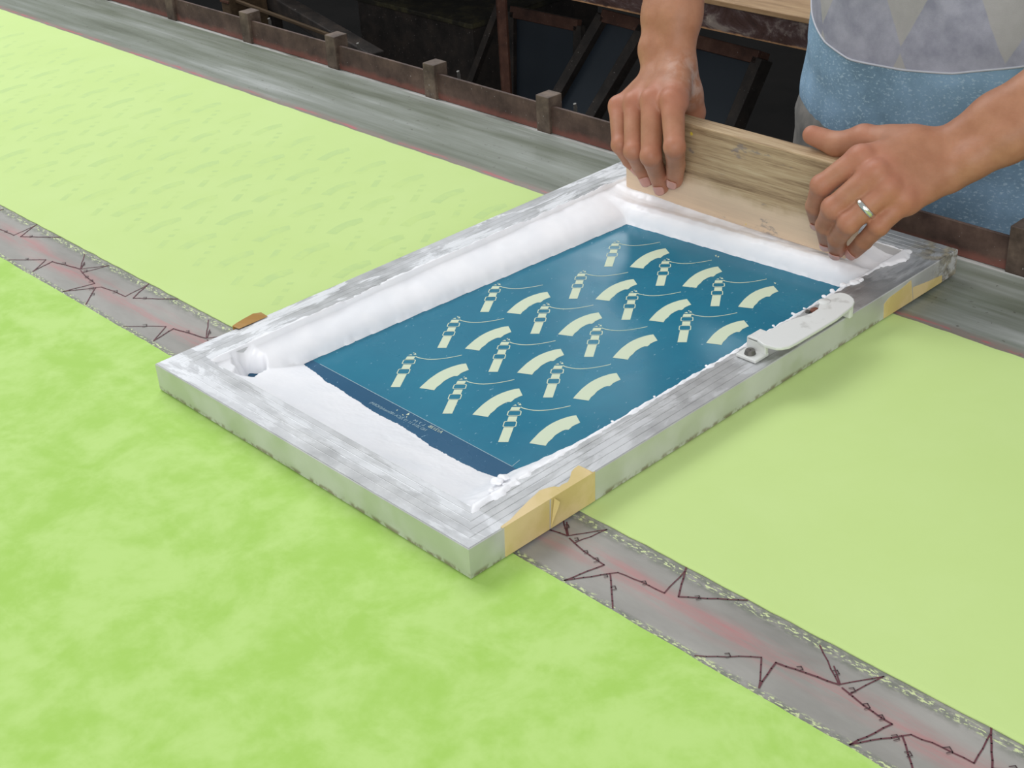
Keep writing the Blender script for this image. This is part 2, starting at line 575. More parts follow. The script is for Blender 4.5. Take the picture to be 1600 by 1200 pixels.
F.append(tuple(range(k)))
F.append(tuple(range(n * k + k - 1, n * k - 1, -1)))
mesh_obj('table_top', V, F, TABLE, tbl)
bm = bmesh.new()                                  # angle iron rail along the far edge
box(bm, (X0, 0.6240, TOPZ - 0.001), (X1, 0.6275, 0.0300), 0.0006)
box(bm, (X0, 0.6280, TOPZ - 0.001), (X1, 0.650, 0.0030), 0.0004)
bm_obj('guide_rail', bm, RAIL, tbl)
for i in range(-11, 9):
    xr = -0.7331 + i * 0.1953
    if xr < X0 + 0.1 or xr > X1:
        continue
    bm = bmesh.new()
    dz = random.uniform(-0.0012, 0.0012)
    box(bm, (xr - 0.0205, 0.6195, TOPZ - 0.001), (xr, 0.6415, 0.0415 + dz), 0.0009)
    bm_obj('stop_block', bm, STOP, tbl)
for xr in (-0.7331, -0.5377, -0.9270, -1.1230, -0.3370, -0.1410):
    bm = bmesh.new()
    bmesh.ops.create_cone(bm, cap_ends=True, segments=6, radius1=0.0020, radius2=0.0020, depth=0.006,
                          matrix=Matrix.Translation((xr + 0.022, 0.640, 0.0305)) @ Matrix.Rotation(0.3, 4, 'X'))
    beam(bm, (xr + 0.022, 0.640, 0.0), (xr + 0.022, 0.640, 0.029), 0.003, 0.003)
    bm_obj('bolt', bm, STEELSCREW, tbl)
for xx in (-3.1, -1.9, -0.7, 0.5, 1.7):
    for yy in (-0.95, 0.56):
        bm = bmesh.new()
        beam(bm, (xx, yy, -TH), (xx, yy, -0.03), 0.05, 0.05, 0.003)
        bm_obj('leg', bm, DARKSTEEL, tbl)


# barbed print residue on the bare strip
def ribbon(V, F, pts, wd, z):
    for a, b in zip(pts[:-1], pts[1:]):
        a, b = Vector((a[0], a[1])), Vector((b[0], b[1]))
        d = (b - a)
        L = d.length
        if L < 1e-6:
            continue
        d.normalize()
        nrm = Vector((-d.y, d.x)) * wd / 2
        a = a - d * wd * 0.3
        b = b + d * wd * 0.3
        s = len(V)
        V += [(a.x + nrm.x, a.y + nrm.y, z), (a.x - nrm.x, a.y - nrm.y, z), (b.x - nrm.x, b.y - nrm.y, z), (b.x + nrm.x, b.y + nrm.y, z)]
        F.append((s, s + 3, s + 2, s + 1))


def subdiv(pts, step=0.006, j=0.0005):
    out = []
    for a, b in zip(pts[:-1], pts[1:]):
        n = max(1, int(math.hypot(b[0] - a[0], b[1] - a[1]) / step))
        for i in range(n):
            t = i / n
            jj = j if i else 0
            out.append((a[0] + (b[0] - a[0]) * t + random.uniform(-jj, jj), a[1] + (b[1] - a[1]) * t + random.uniform(-jj, jj)))
    out.append(pts[-1])
    return out


PER = 0.2168
wires = [[(-16, 98), (12, 77), (27, 100), (21, 74)], [(15, 76), (32, 72), (52, 70), (44, 41), (61, 66), (86, 41)],
         [(61, 66), (64, 70), (82, 73), (100, 74), (95, 100)], [(93, 104), (109, 77), (143, 103)],
         [(152, 41), (182, 66), (197, 44)], [(197, 44), (191, 68), (203, 71), (229, 77)], [(1, 88), (12, 78)]]
barbs = [(5, 84), (20, 78), (33, 72), (60, 62), (72, 56), (84, 73), (118, 84), (166, 54), (205, 73), (45, 70)]
V, F, FM = [], [], []
for kx in range(-9, 6):
    ox = kx * PER
    for wi, wl in enumerate(wires):
        c0 = len(F)
        zz = TOPZ + 0.0003 + 0.00003 * wi
        ribbon(V, F, subdiv([(ox + a / 1000, b / 1000) for a, b in wl]), 0.0009 + 0.0002 * (wi % 2), zz)
        FM += [0] * (len(F) - c0)
    for bi, (a, b) in enumerate(barbs):
        c0 = len(F)
        q = (ox + a / 1000 + random.uniform(-.001, .001), b / 1000)
        rr = random.uniform(0.0016, 0.0028)
        ribbon(V, F, [(q[0] - rr, q[1]), (q[0] - rr * .2, q[1] + rr), (q[0] + rr, q[1] + rr * .2), (q[0] + rr * .3, q[1] - rr)], 0.0007, TOPZ + 0.0006)
        FM += [1] * (len(F) - c0)
mesh_obj('barbed_wire_print', V, F, [MAROON, KNOTC], tbl, fm=FM)


# ------------------------------------------------------------------ cloths
def cloth(name, x0, x1, y0, y1, mat, label, ragged):
    nx = 700
    ys = [y0, y0 + 0.004, (y0 + y1) / 2, y1 - 0.004, y1]
    V, F = [], []
    for lay, z in ((0, 0.0), (1, TOPZ + 0.0002)):
        for i in range(nx + 1):
            x = x0 + (x1 - x0) * i / nx
            for j, y in enumerate(ys):
                dy = 0
                if j in (0, 4):
                    dy = ragged * (noise.noise(Vector((x * 60, y * 9, 1))) + 0.6 * noise.noise(Vector((x * 6, y, 3))))
                V.append((x, y + dy, z - (0.0002 if (j in (0, 4) and lay == 0) else 0)))
    m = len(ys)
    for i in range(nx):
        for j in range(m - 1):
            a = i * m + j
            F.append((a, a + m, a + m + 1, a + 1))
            b = (nx + 1) * m + a
            F.append((b, b + 1, b + m + 1, b + m))
        for j in (0, m - 1):
            a = i * m + j
            b = (nx + 1) * m + a
            F.append((a, b, b + m, a + m) if j == 0 else (a, a + m, b + m, b))
    return mesh_obj(name, V, F, mat)


near = cloth('fabric_panel', -3.3, 1.8, -1.03, 0.0385, LIME_NEAR, '', 0.0010)
tag(near, 'bright lime green mottled cloth along the near side of the table', 'fabric', 'lime cloths laid on the table')
far = cloth('fabric_panel', -3.3, 1.8, 0.1035, 0.4866, LIME_FAR, '', 0.0010)
tag(far, 'paler smooth lime green cloth running under the frame beside the rail side of the table', 'fabric', 'lime cloths laid on the table')

# ---- the repeat of the stencil, in metres from the foot of its strap
K = 0.876
SCL = K / 1000
quad1 = [(0, 0), (6.6, 5.7), (-6.9, 25.3), (-13.4, 19.7)]
boxa = [(-14.7, 19.1), (-5.7, 26.9), (-11.8, 34.6), (-20.6, 27.0)]
quad2 = [(-18.6, 28.6), (-12.6, 33.7), (-17.4, 40.2), (-23.2, 35.2)]
boxb = [(-25.5, 34.6), (-16.0, 42.8), (-21.5, 49.5), (-30.6, 41.7)]
quad3 = [(-29.7, 43.0), (-23.7, 48.2), (-26.6, 53.2), (-32.6, 48.0)]
bits = [[(-33.6, 50.0), (-30.6, 52.4), (-33.0, 53.4)], [(-30.8, 54.0), (-28.2, 55.6), (-31.4, 57.6)], [(-33.0, 55.4), (-31.8, 57.2), (-34.0, 57.0)]]
tail = [(-26.6, 53.2), (-24.0, 53.0), (-21.0, 53.7), (-17.2, 55.0), (-13.6, 56.8), (-10.2, 59.3), (-7.2, 62.3), (-4.2, 66.0), (-1.5, 70.0), (2.2, 76.5), (5.4, 83.4)]
arc = [(21.4, 16.3), (34.7, 22.5), (32.2, 28.0), (31.05, 34.0), (29.2, 39.0), (28.8, 44.2), (28.8, 48.5), (29.6, 52.3), (31.6, 53.4), (31.3, 55.9), (30.2, 59.0),
       (30.4, 62.0), (30.7, 65.5), (31.3, 68.3), (20.2, 75.0), (18.0, 71.6), (16.4, 68.1), (14.5, 61.5), (13.5, 54.4), (13.5, 47.0), (14.5, 40.1), (15.8, 33.3), (17.9, 26.7), (19.5, 21.3)]


def motif(V, F, ox, oy, z, parts='all', s=1.0):
    def P(p):
        return (ox + p[0] * SCL * s, oy + p[1] * SCL * s, z)

    def poly(pts):
        k = len(V)
        V.extend(P(p) for p in pts)
        F.append(tuple(range(k, k + len(pts))))
    for q in (quad1, quad2, quad3):
        poly(q)
    # curved band as strips so that every face stays convex
    outer = arc[14:] + [arc[0]]
    inner = arc[1:14][::-1]
    ro = [Vector(outer[0]).lerp(Vector(outer[0]), 0)]
    N = 16

    def resample(pl):
        pl = [Vector(p) for p in pl]
        ls = [0]
        for a, b in zip(pl[:-1], pl[1:]):
            ls.append(ls[-1] + (b - a).length)
        out = []
        for i in range(N + 1):
            t = ls[-1] * i / N
            j = max(0, min(len(pl) - 2, next((q for q in range(len(ls) - 1) if ls[q + 1] >= t - 1e-9), len(pl) - 2)))
            f = (t - ls[j]) / max(1e-9, ls[j + 1] - ls[j])
            out.append(pl[j].lerp(pl[j + 1], min(1, f)))
        return out
    a, b = resample(outer), resample(inner)
    k = len(V)
    for p, q in zip(a, b):
        V.append(P(p))
        V.append(P(q))
    for i in range(N):
        F.append((k + 2 * i, k + 2 * i + 2, k + 2 * i + 3, k + 2 * i + 1))
    if parts == 'all':
        for q in bits:
            poly(q)
        for bx in (boxa, boxb):
            c = [Vector(p) for p in bx]
            ctr = sum(c, Vector((0, 0))) / 4
            o = []
            for i in range(4):                       # rounded corners
                p, pn, pp = c[i], c[(i + 1) % 4], c[i - 1]
                o += [p.lerp(pp, 0.16), p.lerp(pp, 0.05).lerp(pn, 0.05), p.lerp(pn, 0.16)]
            kk = len(V)
            for p in o:
                d = (p - ctr)
                V.append(P(p))
                V.append(P(ctr + d * (1 - 1.0 / max(d.length, 1e-6))))
            m = len(o)
            for i in range(m):
                j = (i + 1) % m
                F.append((kk + 2 * i, kk + 2 * j, kk + 2 * j + 1, kk + 2 * i + 1))
        for i in range(len(tail) - 1):
            w_ = 1.25 - 0.4 * i / len(tail)
            a, b = Vector(tail[i]), Vector(tail[i + 1])
            nn = (b - a).normalized()
            nn = Vector((-nn.y, nn.x)) * w_ / 2
            kk = len(V)
            V.extend(P(p) for p in (a - nn, b - nn, b + nn, a + nn))
            F.append((kk, kk + 1, kk + 2, kk + 3))


V, F = [], []                                       # earlier pulls of the same print, faint on the far cloth
for i in range(-60, 10):
    for j in range(-4, 9):
        ox = -0.62 + i * 0.0640 - j * 0.0206
        oy = 0.150 + j * 0.0588
        if not (0.108 < oy and oy + 0.072 < 0.483 and -3.0 < ox < -0.40):
            continue
        motif(V, F, ox, oy, 0.00006, 'plain', 0.92)
mesh_obj('faded_print', V, F, LIME_PRINT, far)

# ------------------------------------------------------------------ screen frame
FW, FL, FH, RW, FB = 0.3721, 0.5837, 0.025, 0.0335, 0.0012
frm = thing('screen_frame', 'aluminium screen printing frame with a blue stencil lying flat on the lime cloth', 'screen frame', (-FW / 2, FL / 2, 0))
prof = [(0.0, FB), (0.0, FH - 0.0008), (0.0008, FH)]
for g in (0.0085, 0.0150, 0.0215, 0.0275):
    prof += [(g - 0.0005, FH), (g - 0.0002, FH + 0.00014), (g + 0.0002, FH + 0.00014), (g + 0.0005, FH)]
prof += [(RW - 0.0008, FH), (RW, FH - 0.0008), (RW, FB)]


def rail(p0, p1, inward):
    p0, p1, inward = Vector(p0), Vector(p1), Vector(inward)
    d = (p1 - p0).normalized()
    L = (p1 - p0).length
    V, F = [], []
    k = len(prof)
    ns = 30
    for i in range(ns + 1):
        for u, z in prof:
            s = u + (L - 2 * u) * i / ns
            q = p0 + d * s + inward * u
            V.append((q.x, q.y, z))
    for i in range(ns):
        for j in range(k):
            F.append((i * k + j, i * k + (j + 1) % k, (i + 1) * k + (j + 1) % k, (i + 1) * k + j))
    return V, F


for a, b, inn in [((-FW, 0, 0), (0, 0, 0), (0, 1, 0)), ((0, 0, 0), (0, FL, 0), (-1, 0, 0)),
                  ((0, FL, 0), (-FW, FL, 0), (0, -1, 0)), ((-FW, FL, 0), (-FW, 0, 0), (1, 0, 0))]:
    V, F = rail(a, b, inn)
    mesh_obj('frame_rail', V, F, ALU, frm)

# stencil stretched under the frame
SZ = 0.0013
xa, xb, ya, yb = -FW + 0.004, -0.004, 0.004, FL - 0.004
la, lb = at(500, 569, z=SZ), at(800, 729, z=SZ)
sl = (lb.y - la.y) / (lb.x - la.x)
yl = lambda x: la.y + sl * (x - la.x)
V = [(xa, ya, SZ), (xb, ya, SZ), (xb, yl(xb), SZ), (xa, yl(xa), SZ), (xb, yb, SZ), (xa, yb, SZ)]
scr = mesh_obj('screen_mesh', V, [(0, 1, 2, 3), (3, 2, 4, 5)], [STEN_D, STEN], frm, fm=[0, 1])
V, F = [], []
org = Vector((-0.1056, 0.1251))
aC, aR = 0.0622, Vector((-0.0203, 0.0680))
for col_, rows in ((2, (0, 1, 2)), (1, (0, 1, 2, 3, 4)), (0, (0, 1, 2, 3, 4)), (-1, (3, 4))):
    for r_ in rows:
        p = org + Vector((-aC * col_, 0)) + aR * r_
        motif(V, F, p.x, p.y, SZ + 0.00015)
V2, F2 = V, F
V, F = [], []
ribbon(V, F, [(la.x, la.y), (lb.x, lb.y)], 0.0006, SZ + 0.00015)
e = at(812, 719, z=SZ)
ribbon(V, F, [(lb.x, lb.y), (e.x, e.y)], 0.0005, SZ + 0.00015)
st = mesh_obj('stencil_line', V, F, LINE, scr)
st.location = (0, 0, 0)


# mirrored writing on the stencil margin
def writing(txt, size, p0, p1, z, mat, name, parent):
    """text whose (mirrored) run starts at p1 and reads towards p0"""
    cu = bpy.data.curves.new(name, 'FONT')
    cu.body = txt
    cu.size = size
    cu.align_x = 'LEFT'
    o = bpy.data.objects.new(name, cu)
    COL.objects.link(o)
    dg = bpy.context.evaluated_depsgraph_get()
    me = bpy.data.meshes.new_from_object(o.evaluated_get(dg))
    bpy.data.objects.remove(o)
    d = (Vector(p1) - Vector(p0))
    wid = max(v.co.x for v in me.vertices)
    d2 = Vector((d.x, d.y)).normalized()
    up = Vector((-d2.y, d2.x))
    k = Vector((d.x, d.y)).length / wid
    for v in me.vertices:
        q = Vector((p1[0], p1[1])) - d2 * v.co.x * k + up * v.co.y
        v.co = (q.x, q.y, z)
    me.materials.append(mat)
    ob = bpy.data.objects.new(name, me)
    COL.objects.link(ob)
    ob.parent = parent
    return ob


writing('ND 2016 11 15 ZJCA-180mesh(NORM)', 0.0042, at(577, 630, z=SZ)[:], at(664, 674, z=SZ)[:], SZ + 0.00016, LINE, 'margin_writing', scr)
writing('A1213B', 0.0048, at(668, 667, z=SZ)[:], at(689, 677.5, z=SZ)[:], SZ + 0.00016, OPEN, 'margin_writing', scr)
writing('L 7 M', 0.0040, at(645, 658, z=SZ)[:], at(662, 666, z=SZ)[:], SZ + 0.00016, LINE, 'margin_writing', scr)
V, F = V2, F2
for tri in ([(634, 648), (640, 644.5), (639, 648.5)], [(628, 648.5), (629.5, 647), (631, 649.5)], [(634, 652), (636.5, 649.5), (635.5, 652.5)], [(619, 641), (622, 639.5), (620.5, 642)],
            [(1117, 399), (1120, 398), (1119, 402)], [(1121, 400), (1124, 400), (1122, 403)], [(1209, 441), (1213, 442), (1211, 444)]):
    k = len(V)
    V += [at(*p, z=SZ + 0.0002) for p in tri]
    F.append((k, k + 1, k + 2))
st = mesh_obj('stencil_opening', V, F, OPEN, scr)
st.location = (0, 0, 0)


# masking tape wrapped on the rail
def tape_mesh(name, side, top, mat, parent):
    """side: polygon on the plane x = 0 as pixel pairs (upper, lower); top: pixels of the torn edge on the top face"""
    e = 0.00035
    V, F = [], []
    n = len(side)
    for u, l in side:
        a, b = at(*u, x=e), at(*l, x=e)
        a.z = FH + e if top else min(a.z, FH + e)
        b.z = 0.0015
        V += [a, b]
    for i in range(n - 1):
        F.append((2 * i, 2 * i + 1, 2 * i + 3, 2 * i + 2))
    if top:
        k = len(V)
        for i, p in enumerate(top):
            q = at(*p, z=FH + e + 0.0002)
            V.append(q)
            V.append(Vector((e, q.y, FH + e)))
        for i in range(len(top) - 1):
            F.append((k + 2 * i, k + 2 * i + 1, k + 2 * i + 3, k + 2 * i + 2))
    o = mesh_obj(name, V, F, mat, parent)
    md = o.modifiers.new('thickness', 'SOLIDIFY')
    md.thickness = 0.0003
    return o


t1 = tape_mesh('tape_piece', [((789, 829), (790, 870)), ((812, 815), (815, 857)), ((835, 801), (838, 843)), ((859, 786), (859, 831))],
               [(782, 823), (797, 812), (812, 796), (820, 788), (827, 781), (836, 773), (843, 766), (856, 762), (866, 760), (873, 761)], TAPE, frm)
t2 = tape_mesh('tape_piece', [((862, 785), (861, 830)), ((885, 770), (884, 815)), ((908, 756), (907, 800)), ((930, 742), (930, 784))],
               [(870, 764), (878, 757), (887, 753), (890, 748), (893, 737), (897, 732), (904, 727), (912, 731), (920, 735), (927, 740)], TAPE, frm)
V = [at(866, 778, x=0.0012), at(875, 784, x=0.0035), at(872, 794, x=0.0030), at(861, 823, x=0.0008)]
fl = mesh_obj('tape_flap', V, [(0, 1, 2, 3)], TAPE, frm)
fl.modifiers.new('thickness', 'SOLIDIFY').thickness = 0.0003
tape_mesh('tape_piece', [((1382, 475), (1381, 498)), ((1390, 465), (1393, 492)), ((1408, 452), (1410, 482)), ((1424, 438), (1426, 473))], None, TAPE, frm)
tape_mesh('tape_piece', [((1427, 449), (1427, 473)), ((1450, 440), (1452, 458)), ((1472, 430), (1471, 446))], None, TAPE, frm)
V = []
for (px, py, dz) in [(362, 512, 0.0), (372, 511, 0.001), (383, 506, 0.002), (396, 498, 0.003), (408, 493, 0.001)]:
    a = at(px, py, z=FH)
    V += [Vector((-FW - 0.0004, a.y, FH - 0.012)), Vector((-FW - 0.002, a.y, FH + 0.002 + dz)), Vector((-FW + 0.004, a.y + 0.002, FH + 0.0006))]
F = []
for i in range(4):
    for j in (0, 1):
        F.append((3 * i + j, 3 * i + 3 + j, 3 * i + 4 + j, 3 * i + 1 + j))
o = mesh_obj('tape_curl', V, F, TAPE_OLD, frm)
o.modifiers.new('thickness', 'SOLIDIFY').thickness = 0.0003

# grab handle bolted on the right rail
HZ = 0.0385
out = [(1184.5, 532), (1193, 538), (1204, 541), (1213, 543), (1222, 543), (1234, 540.5), (1244.5, 535), (1265, 523), (1285, 511), (1308, 497), (1327, 482), (1333, 477), (1335.5, 471), (1334, 466), (1329, 461.5),
       (1322, 458), (1313, 456.5), (1303, 458), (1294, 462), (1286, 467), (1281, 472), (1279.5, 477), (1278, 482), (1267, 489), (1255, 493), (1240, 497), (1222, 505), (1210, 511.5), (1196, 519), (1186, 525), (1182.5, 529)]
bm = bmesh.new()
vs = [bm.verts.new(at(*p, z=HZ)) for p in out]
f = bm.faces.new(vs)
r = bmesh.ops.extrude_face_region(bm, geom=[f])
for v in r['geom']:
    if isinstance(v, bmesh.types.BMVert):
        v.co.z -= 0.0028
bmesh.ops.recalc_face_normals(bm, faces=bm.faces)
es = [e for e in bm.edges if e.is_manifold and any(len(q.verts) > 4 for q in e.link_faces) and all(True for _ in [0])]
bmesh.ops.bevel(bm, geom=es, offset=0.0009, segments=2, affect='EDGES', profile=0.5)
hp = at(1184.5, 532, z=HZ)
hq = at(1184, 526, z=HZ)
ft = [at(1150, 557, z=FH + 0.0005), at(1180, 571, z=FH + 0.0005), at(1198, 557, z=FH + 0.0005), at(1172, 541, z=FH + 0.0005)]
cx = sum((p.x for p in ft)) / 4
bw = 0.0095
fy0 = min(p.y for p in ft) + 0.002
fy1 = fy0 + 0.017
box(bm, (cx - bw, fy0, FH + 0.0003), (cx + bw, fy1, FH + 0.0030), 0.0008)
box(bm, (cx - bw, fy1 - 0.004, FH + 0.0003), (cx + bw * 0.95, fy1, HZ - 0.0006), 0.0010)
box(bm, (cx - bw * 0.9, fy1 - 0.004, HZ - 0.0030), (cx + bw * 0.9, fy1 + 0.012, HZ - 0.0002), 0.0008)
ye = at(1318, 470, z=HZ).y
xe = at(1310, 475, z=HZ).x
box(bm, (xe - 0.008, ye - 0.002, FH + 0.0003), (xe + 0.008, ye + 0.003, HZ - 0.001), 0.001)
hd = bm_obj('grab_handle', bm, HANDLE, frm)
tag(hd, 'white painted strap handle with an upturned foot')


def screw(x, y, z, r):
    bm = bmesh.new()
    bmesh.ops.create_cone(bm, cap_ends=True, segments=20, radius1=r, radius2=r * 0.8, depth=r * 0.7, matrix=Matrix.Translation((x, y, z + r * 0.35)))
    box(bm, (x - r * .6, y - r * .12, z + r * .66), (x + r * .6, y + r * .12, z + r * .74))
    box(bm, (x - r * .12, y - r * .6, z + r * .66), (x + r * .12, y + r * .6, z + r * .74))
    o = bm_obj('screw', bm, STEELSCREW, hd)
    o.location = (0, 0, 0)


screw(cx - 0.001, fy0 + 0.0068, FH + 0.003, 0.0046)
q = at(1262, 488, z=FH)
screw(q.x, q.y, FH, 0.0022)
bm = bmesh.new()
q = at(1283, 477, z=FH + 0.004)
q2 = at(1288, 471, z=HZ)
bmesh.ops.create_uvsphere(bm, u_segments=20, v_segments=12, radius=0.0052, matrix=Matrix.Translation((q2.x, q2.y, HZ - 0.0002)) @ Matrix.Diagonal((1, 1.1, 0.28, 1)))
o = bm_obj('handle_boss', bm, HANDLE, hd, True)
o.location = (0, 0, 0)
bm = bmesh.new()
q = at(1273, 483, z=FH + 0.002)
bmesh.ops.create_uvsphere(bm, u_segments=14, v_segments=8, radius=0.0036, matrix=Matrix.Translation((q.x, q.y, FH + 0.001)) @ Matrix.Diagonal((1, 1.2, 0.5, 1)))
o = bm_obj('rusty_rivet', bm, M_rust('rivet_rust', srgb(84, 44, 34), srgb(110, 60, 46), srgb(132, 84, 64)), hd, True)
o.location = (0, 0, 0)


# ------------------------------------------------------------------ white ink
def nz(x, y, s, seed=0.0):
    return noise.noise(Vector((x * s, y * s, seed)))


def fbm(x, y, s, seed=0.0):
    return noise.noise(Vector((x * s, y * s, seed))) + 0.5 * noise.noise(Vector((x * s * 2.1, y * s * 2.1, seed + 5))) + 0.25 * noise.noise(Vector((x * s * 4.3, y * s * 4.3, seed + 9)))


nearpts = [at(*p, z=0.001) for p in [(483, 565), (520, 592), (560, 618), (600, 644), (640, 664), (680, 692), (720, 714), (755, 731), (790, 741)]]
near_x = [p.x for p in nearpts]
near_y = [p.y for p in nearpts]
rightpts = [at(*p, z=0.0015) for p in [(800, 737), (830, 712), (870, 685)]]
XI0, XI1, YI0, YI1 = -FW + RW, -RW, RW, FL - RW


def ink_h(x, y):
    top = -1.0
    dl, dn, dr, df = x - XI0, y - YI0, XI1 - x, YI1 - y
    wob = fbm(x, y, 60, 2) * 0.0012
    # left bank
    xb_ = -0.3154 + (y - 0.1083) * 0.0483
    wl = max(xb_ - XI0 + wob * 0.5, 0.01)
    t = dl / wl
    hl = -0.004
    if t < 1:
        t = max(t, 0)
        hl = 0.0105 * (1 - t) ** 1.2 + 0.0125 * (1 - t ** 5) ** 0.5 + fbm(x, y, 34, 7) * 0.0008 * (1 - t)
    # near bank
    yb_ = float(np.interp(x, near_x, near_y))
    wn = max(yb_ - YI0 + wob * 1.2 + nz(x, y, 500, 4) * 0.0010, 0.01)
    t = dn / wn
    hn = -0.004
    if t < 1:
        t = max(t, 0)
        hn = 0.0200 * (1 - t) ** 1.25 + 0.0010 * (1 - t ** 6) + fbm(x, y, 22, 17) * 0.0005 * (1 - t)
    # right bank
    wr = float(np.interp(y, [0.09, 0.12, 0.16, 0.22, 0.30, 0.50], [0.040, 0.030, 0.019, 0.0125, 0.0105, 0.0105])) + wob
    t = dr / wr
    hr = -0.004
    if t < 1:
        t = max(t, 0)
        hr = 0.0265 * (1 - t ** 1.6) - 0.0022 + 0.0009 * nz(x, y, 140, 3)
    # far roll in front of the squeegee
    yf = 0.4815 + (x + 0.2973) * 0.0693
    s = y - yf + wob * 0.6
    hf = -0.004
    if s > 0:
        xs = [0, 0.0015, 0.004, 0.008, 0.013, 0.018, 0.023, 0.028, 0.034, 0.045, 0.09]
        hs = [0.0, 0.006, 0.0115, 0.0158, 0.0182, 0.0176, 0.0162, 0.0172, 0.0212, 0.020, 0.017]
        hf = float(np.interp(s, xs, hs)) + fbm(x, y, 70, 31) * 0.0009 * min(1, s / 0.01)
        if x > -0.062:
            hf *= 1 - 0.22 * min(1, (x + 0.062) / 0.012) * (1 if y > 0.515 else 0)
    h = max(hl, hn, hr, hf)
    # soft union
    k = 0.006
    vals = sorted((hl, hn, hr, hf), reverse=True)
    if vals[1] > 0:
        d = max(k - (vals[0] - vals[1]), 0) / k
        h = vals[0] + d * d * k * 0.25
    h = min(h, FH + 0.0015)
    # bare pocket by the left corner
    du, dv = (x + 0.3305) * 0.65 - (y - 0.0660) * 0.76, (x + 0.3305) * 0.76 + (y - 0.0660) * 0.65
    w2 = nz(x, y, 170, 8) * 0.0022
    h = min(h, -0.001 + 0.80 * max(0, du - 0.0075 + w2) + 2.6 * max(0, abs(dv) - 0.0062 + w2) + 4.0 * max(0, -du - 0.0020 + w2))
    # spill over the rail tops
    w_ = max(-dl, -dn, -dr, -df)
    if w_ > 0:
        lim = 0.0006
        if -dl == w_:
            lim = float(np.interp(y, [0.0, 0.04, 0.09, 0.16, 0.22, 0.30, 0.46, 0.56], [0.001, 0.003, 0.006, 0.002, 0.0045, 0.0035, 0.0005, 0.0005])) + 0.0035 * fbm(x, y, 75, 41)
        elif -dr == w_:
            lim = 0.0012 + 0.0022 * fbm(x, y, 110, 43) + (0.012 if y > 0.512 else 0) * max(0, 1 - abs(y - 0.535) / 0.03)
            if y < 0.075:
                lim += 0.003 + 0.004 * nz(x, y, 90, 2)
        elif -dn == w_:
            lim = -0.002 + 0.0006 * fbm(x, y, 60, 44)
        else:
            lim = 0.002 + 0.003 * fbm(x, y, 80, 45)
        h = FH + 0.0006 + min(0.0014, (lim - w_) * 0.6) if lim > -0.001 else FH - 0.002
        h = max(h, FH - 0.002)
    return h


gx, gy = 262, 450
EX = 0.013
xs = np.linspace(XI0 - EX, XI1 + EX, gx)
ys = np.linspace(YI0 - EX, YI1 + EX, gy)
H = np.array([[ink_h(float(x), float(y)) for x in xs] for y in ys])
idx = -np.ones((gy, gx), int)
V, F = [], []
win = H < 0.0004


def vid(j, i):
    if idx[j, i] < 0:
        idx[j, i] = len(V)
        V.append((xs[i], ys[j], max(H[j, i], 0.0009)))
    return int(idx[j, i])


for j in range(gy - 1):
    for i in range(gx - 1):
        if win[j, i] and win[j + 1, i] and win[j, i + 1] and win[j + 1, i + 1]:
            continue
        x, y = xs[i], ys[j]
        out_ = x < XI0 - 0.002 or x > XI1 + 0.002 or y < YI0 - 0.002 or y > YI1 + 0.002
        if out_ and max(H[j, i], H[j + 1, i], H[j, i + 1], H[j + 1, i + 1]) < FH:
            continue
        F.append((vid(j, i), vid(j, i + 1), vid(j + 1, i + 1), vid(j + 1, i)))
ink = mesh_obj('white_ink', V, F, INK, None, True)
tag(ink, 'thick white printing ink banked around the blue stencil inside the frame', 'ink', kind='stuff')
bm = bmesh.new()                                    # beads and lumps along the right bank
for (px, py, r) in [(1172, 524, .0045), (1235, 489, .003), (1285, 462, .003), (1300, 455, .0035), (1205, 508, .002), (1250, 480, .002), (1315, 445, .005), (1335, 442, .006),
                    (935, 648, .002), (1000, 610, .0015), (1090, 566, .0014), (1345, 438, .004), (776, 752, .006), (786, 746, .005), (768, 766, .004), (790, 758, .003)]:
    q = at(px, py, z=FH)
    q.x = max(q.x, XI1 - 0.0016) if q.y > 0.08 else q.x
    bmesh.ops.create_icosphere(bm, subdivisions=3, radius=r * 0.62, matrix=Matrix.Translation((q.x, q.y, FH)) @ Matrix.Rotation(random.random() * 3, 4, 'Z') @ Matrix.Diagonal((1, 1.35, 0.6, 1)))
for v in bm.verts:
    v.co += Vector((nz(v.co.x, v.co.y, 260, 1), nz(v.co.x, v.co.y, 260, 2), nz(v.co.x, v.co.y, 260, 3))) * 0.0012
bm_obj('ink_lumps', bm, INK, ink, True)

# ------------------------------------------------------------------ squeegee
BY, BT = 0.5160, 0.0195
sq = thing('squeegee', 'pale wooden squeegee board held upright in the white ink', 'squeegee', (-0.19, BY + BT / 2, 0.002))
bm = bmesh.new()
bz0, bz1, bx0, bx1 = 0.0185, 0.1045, -0.3285, -0.0700
nx_, nz_ = 60, 18
gv = {}
box(bm, (bx0, BY, bz0), (bx1, BY + BT, bz1), 0.0016)
bm_obj('wooden_board', bm, WOOD, sq)
bm = bmesh.new()
box(bm, (bx0 + 0.001, BY + 0.006, 0.0035), (bx1 - 0.001, BY + 0.0135, bz0 + 0.002), 0.0008)
bm_obj('rubber_blade', bm, INK, sq)


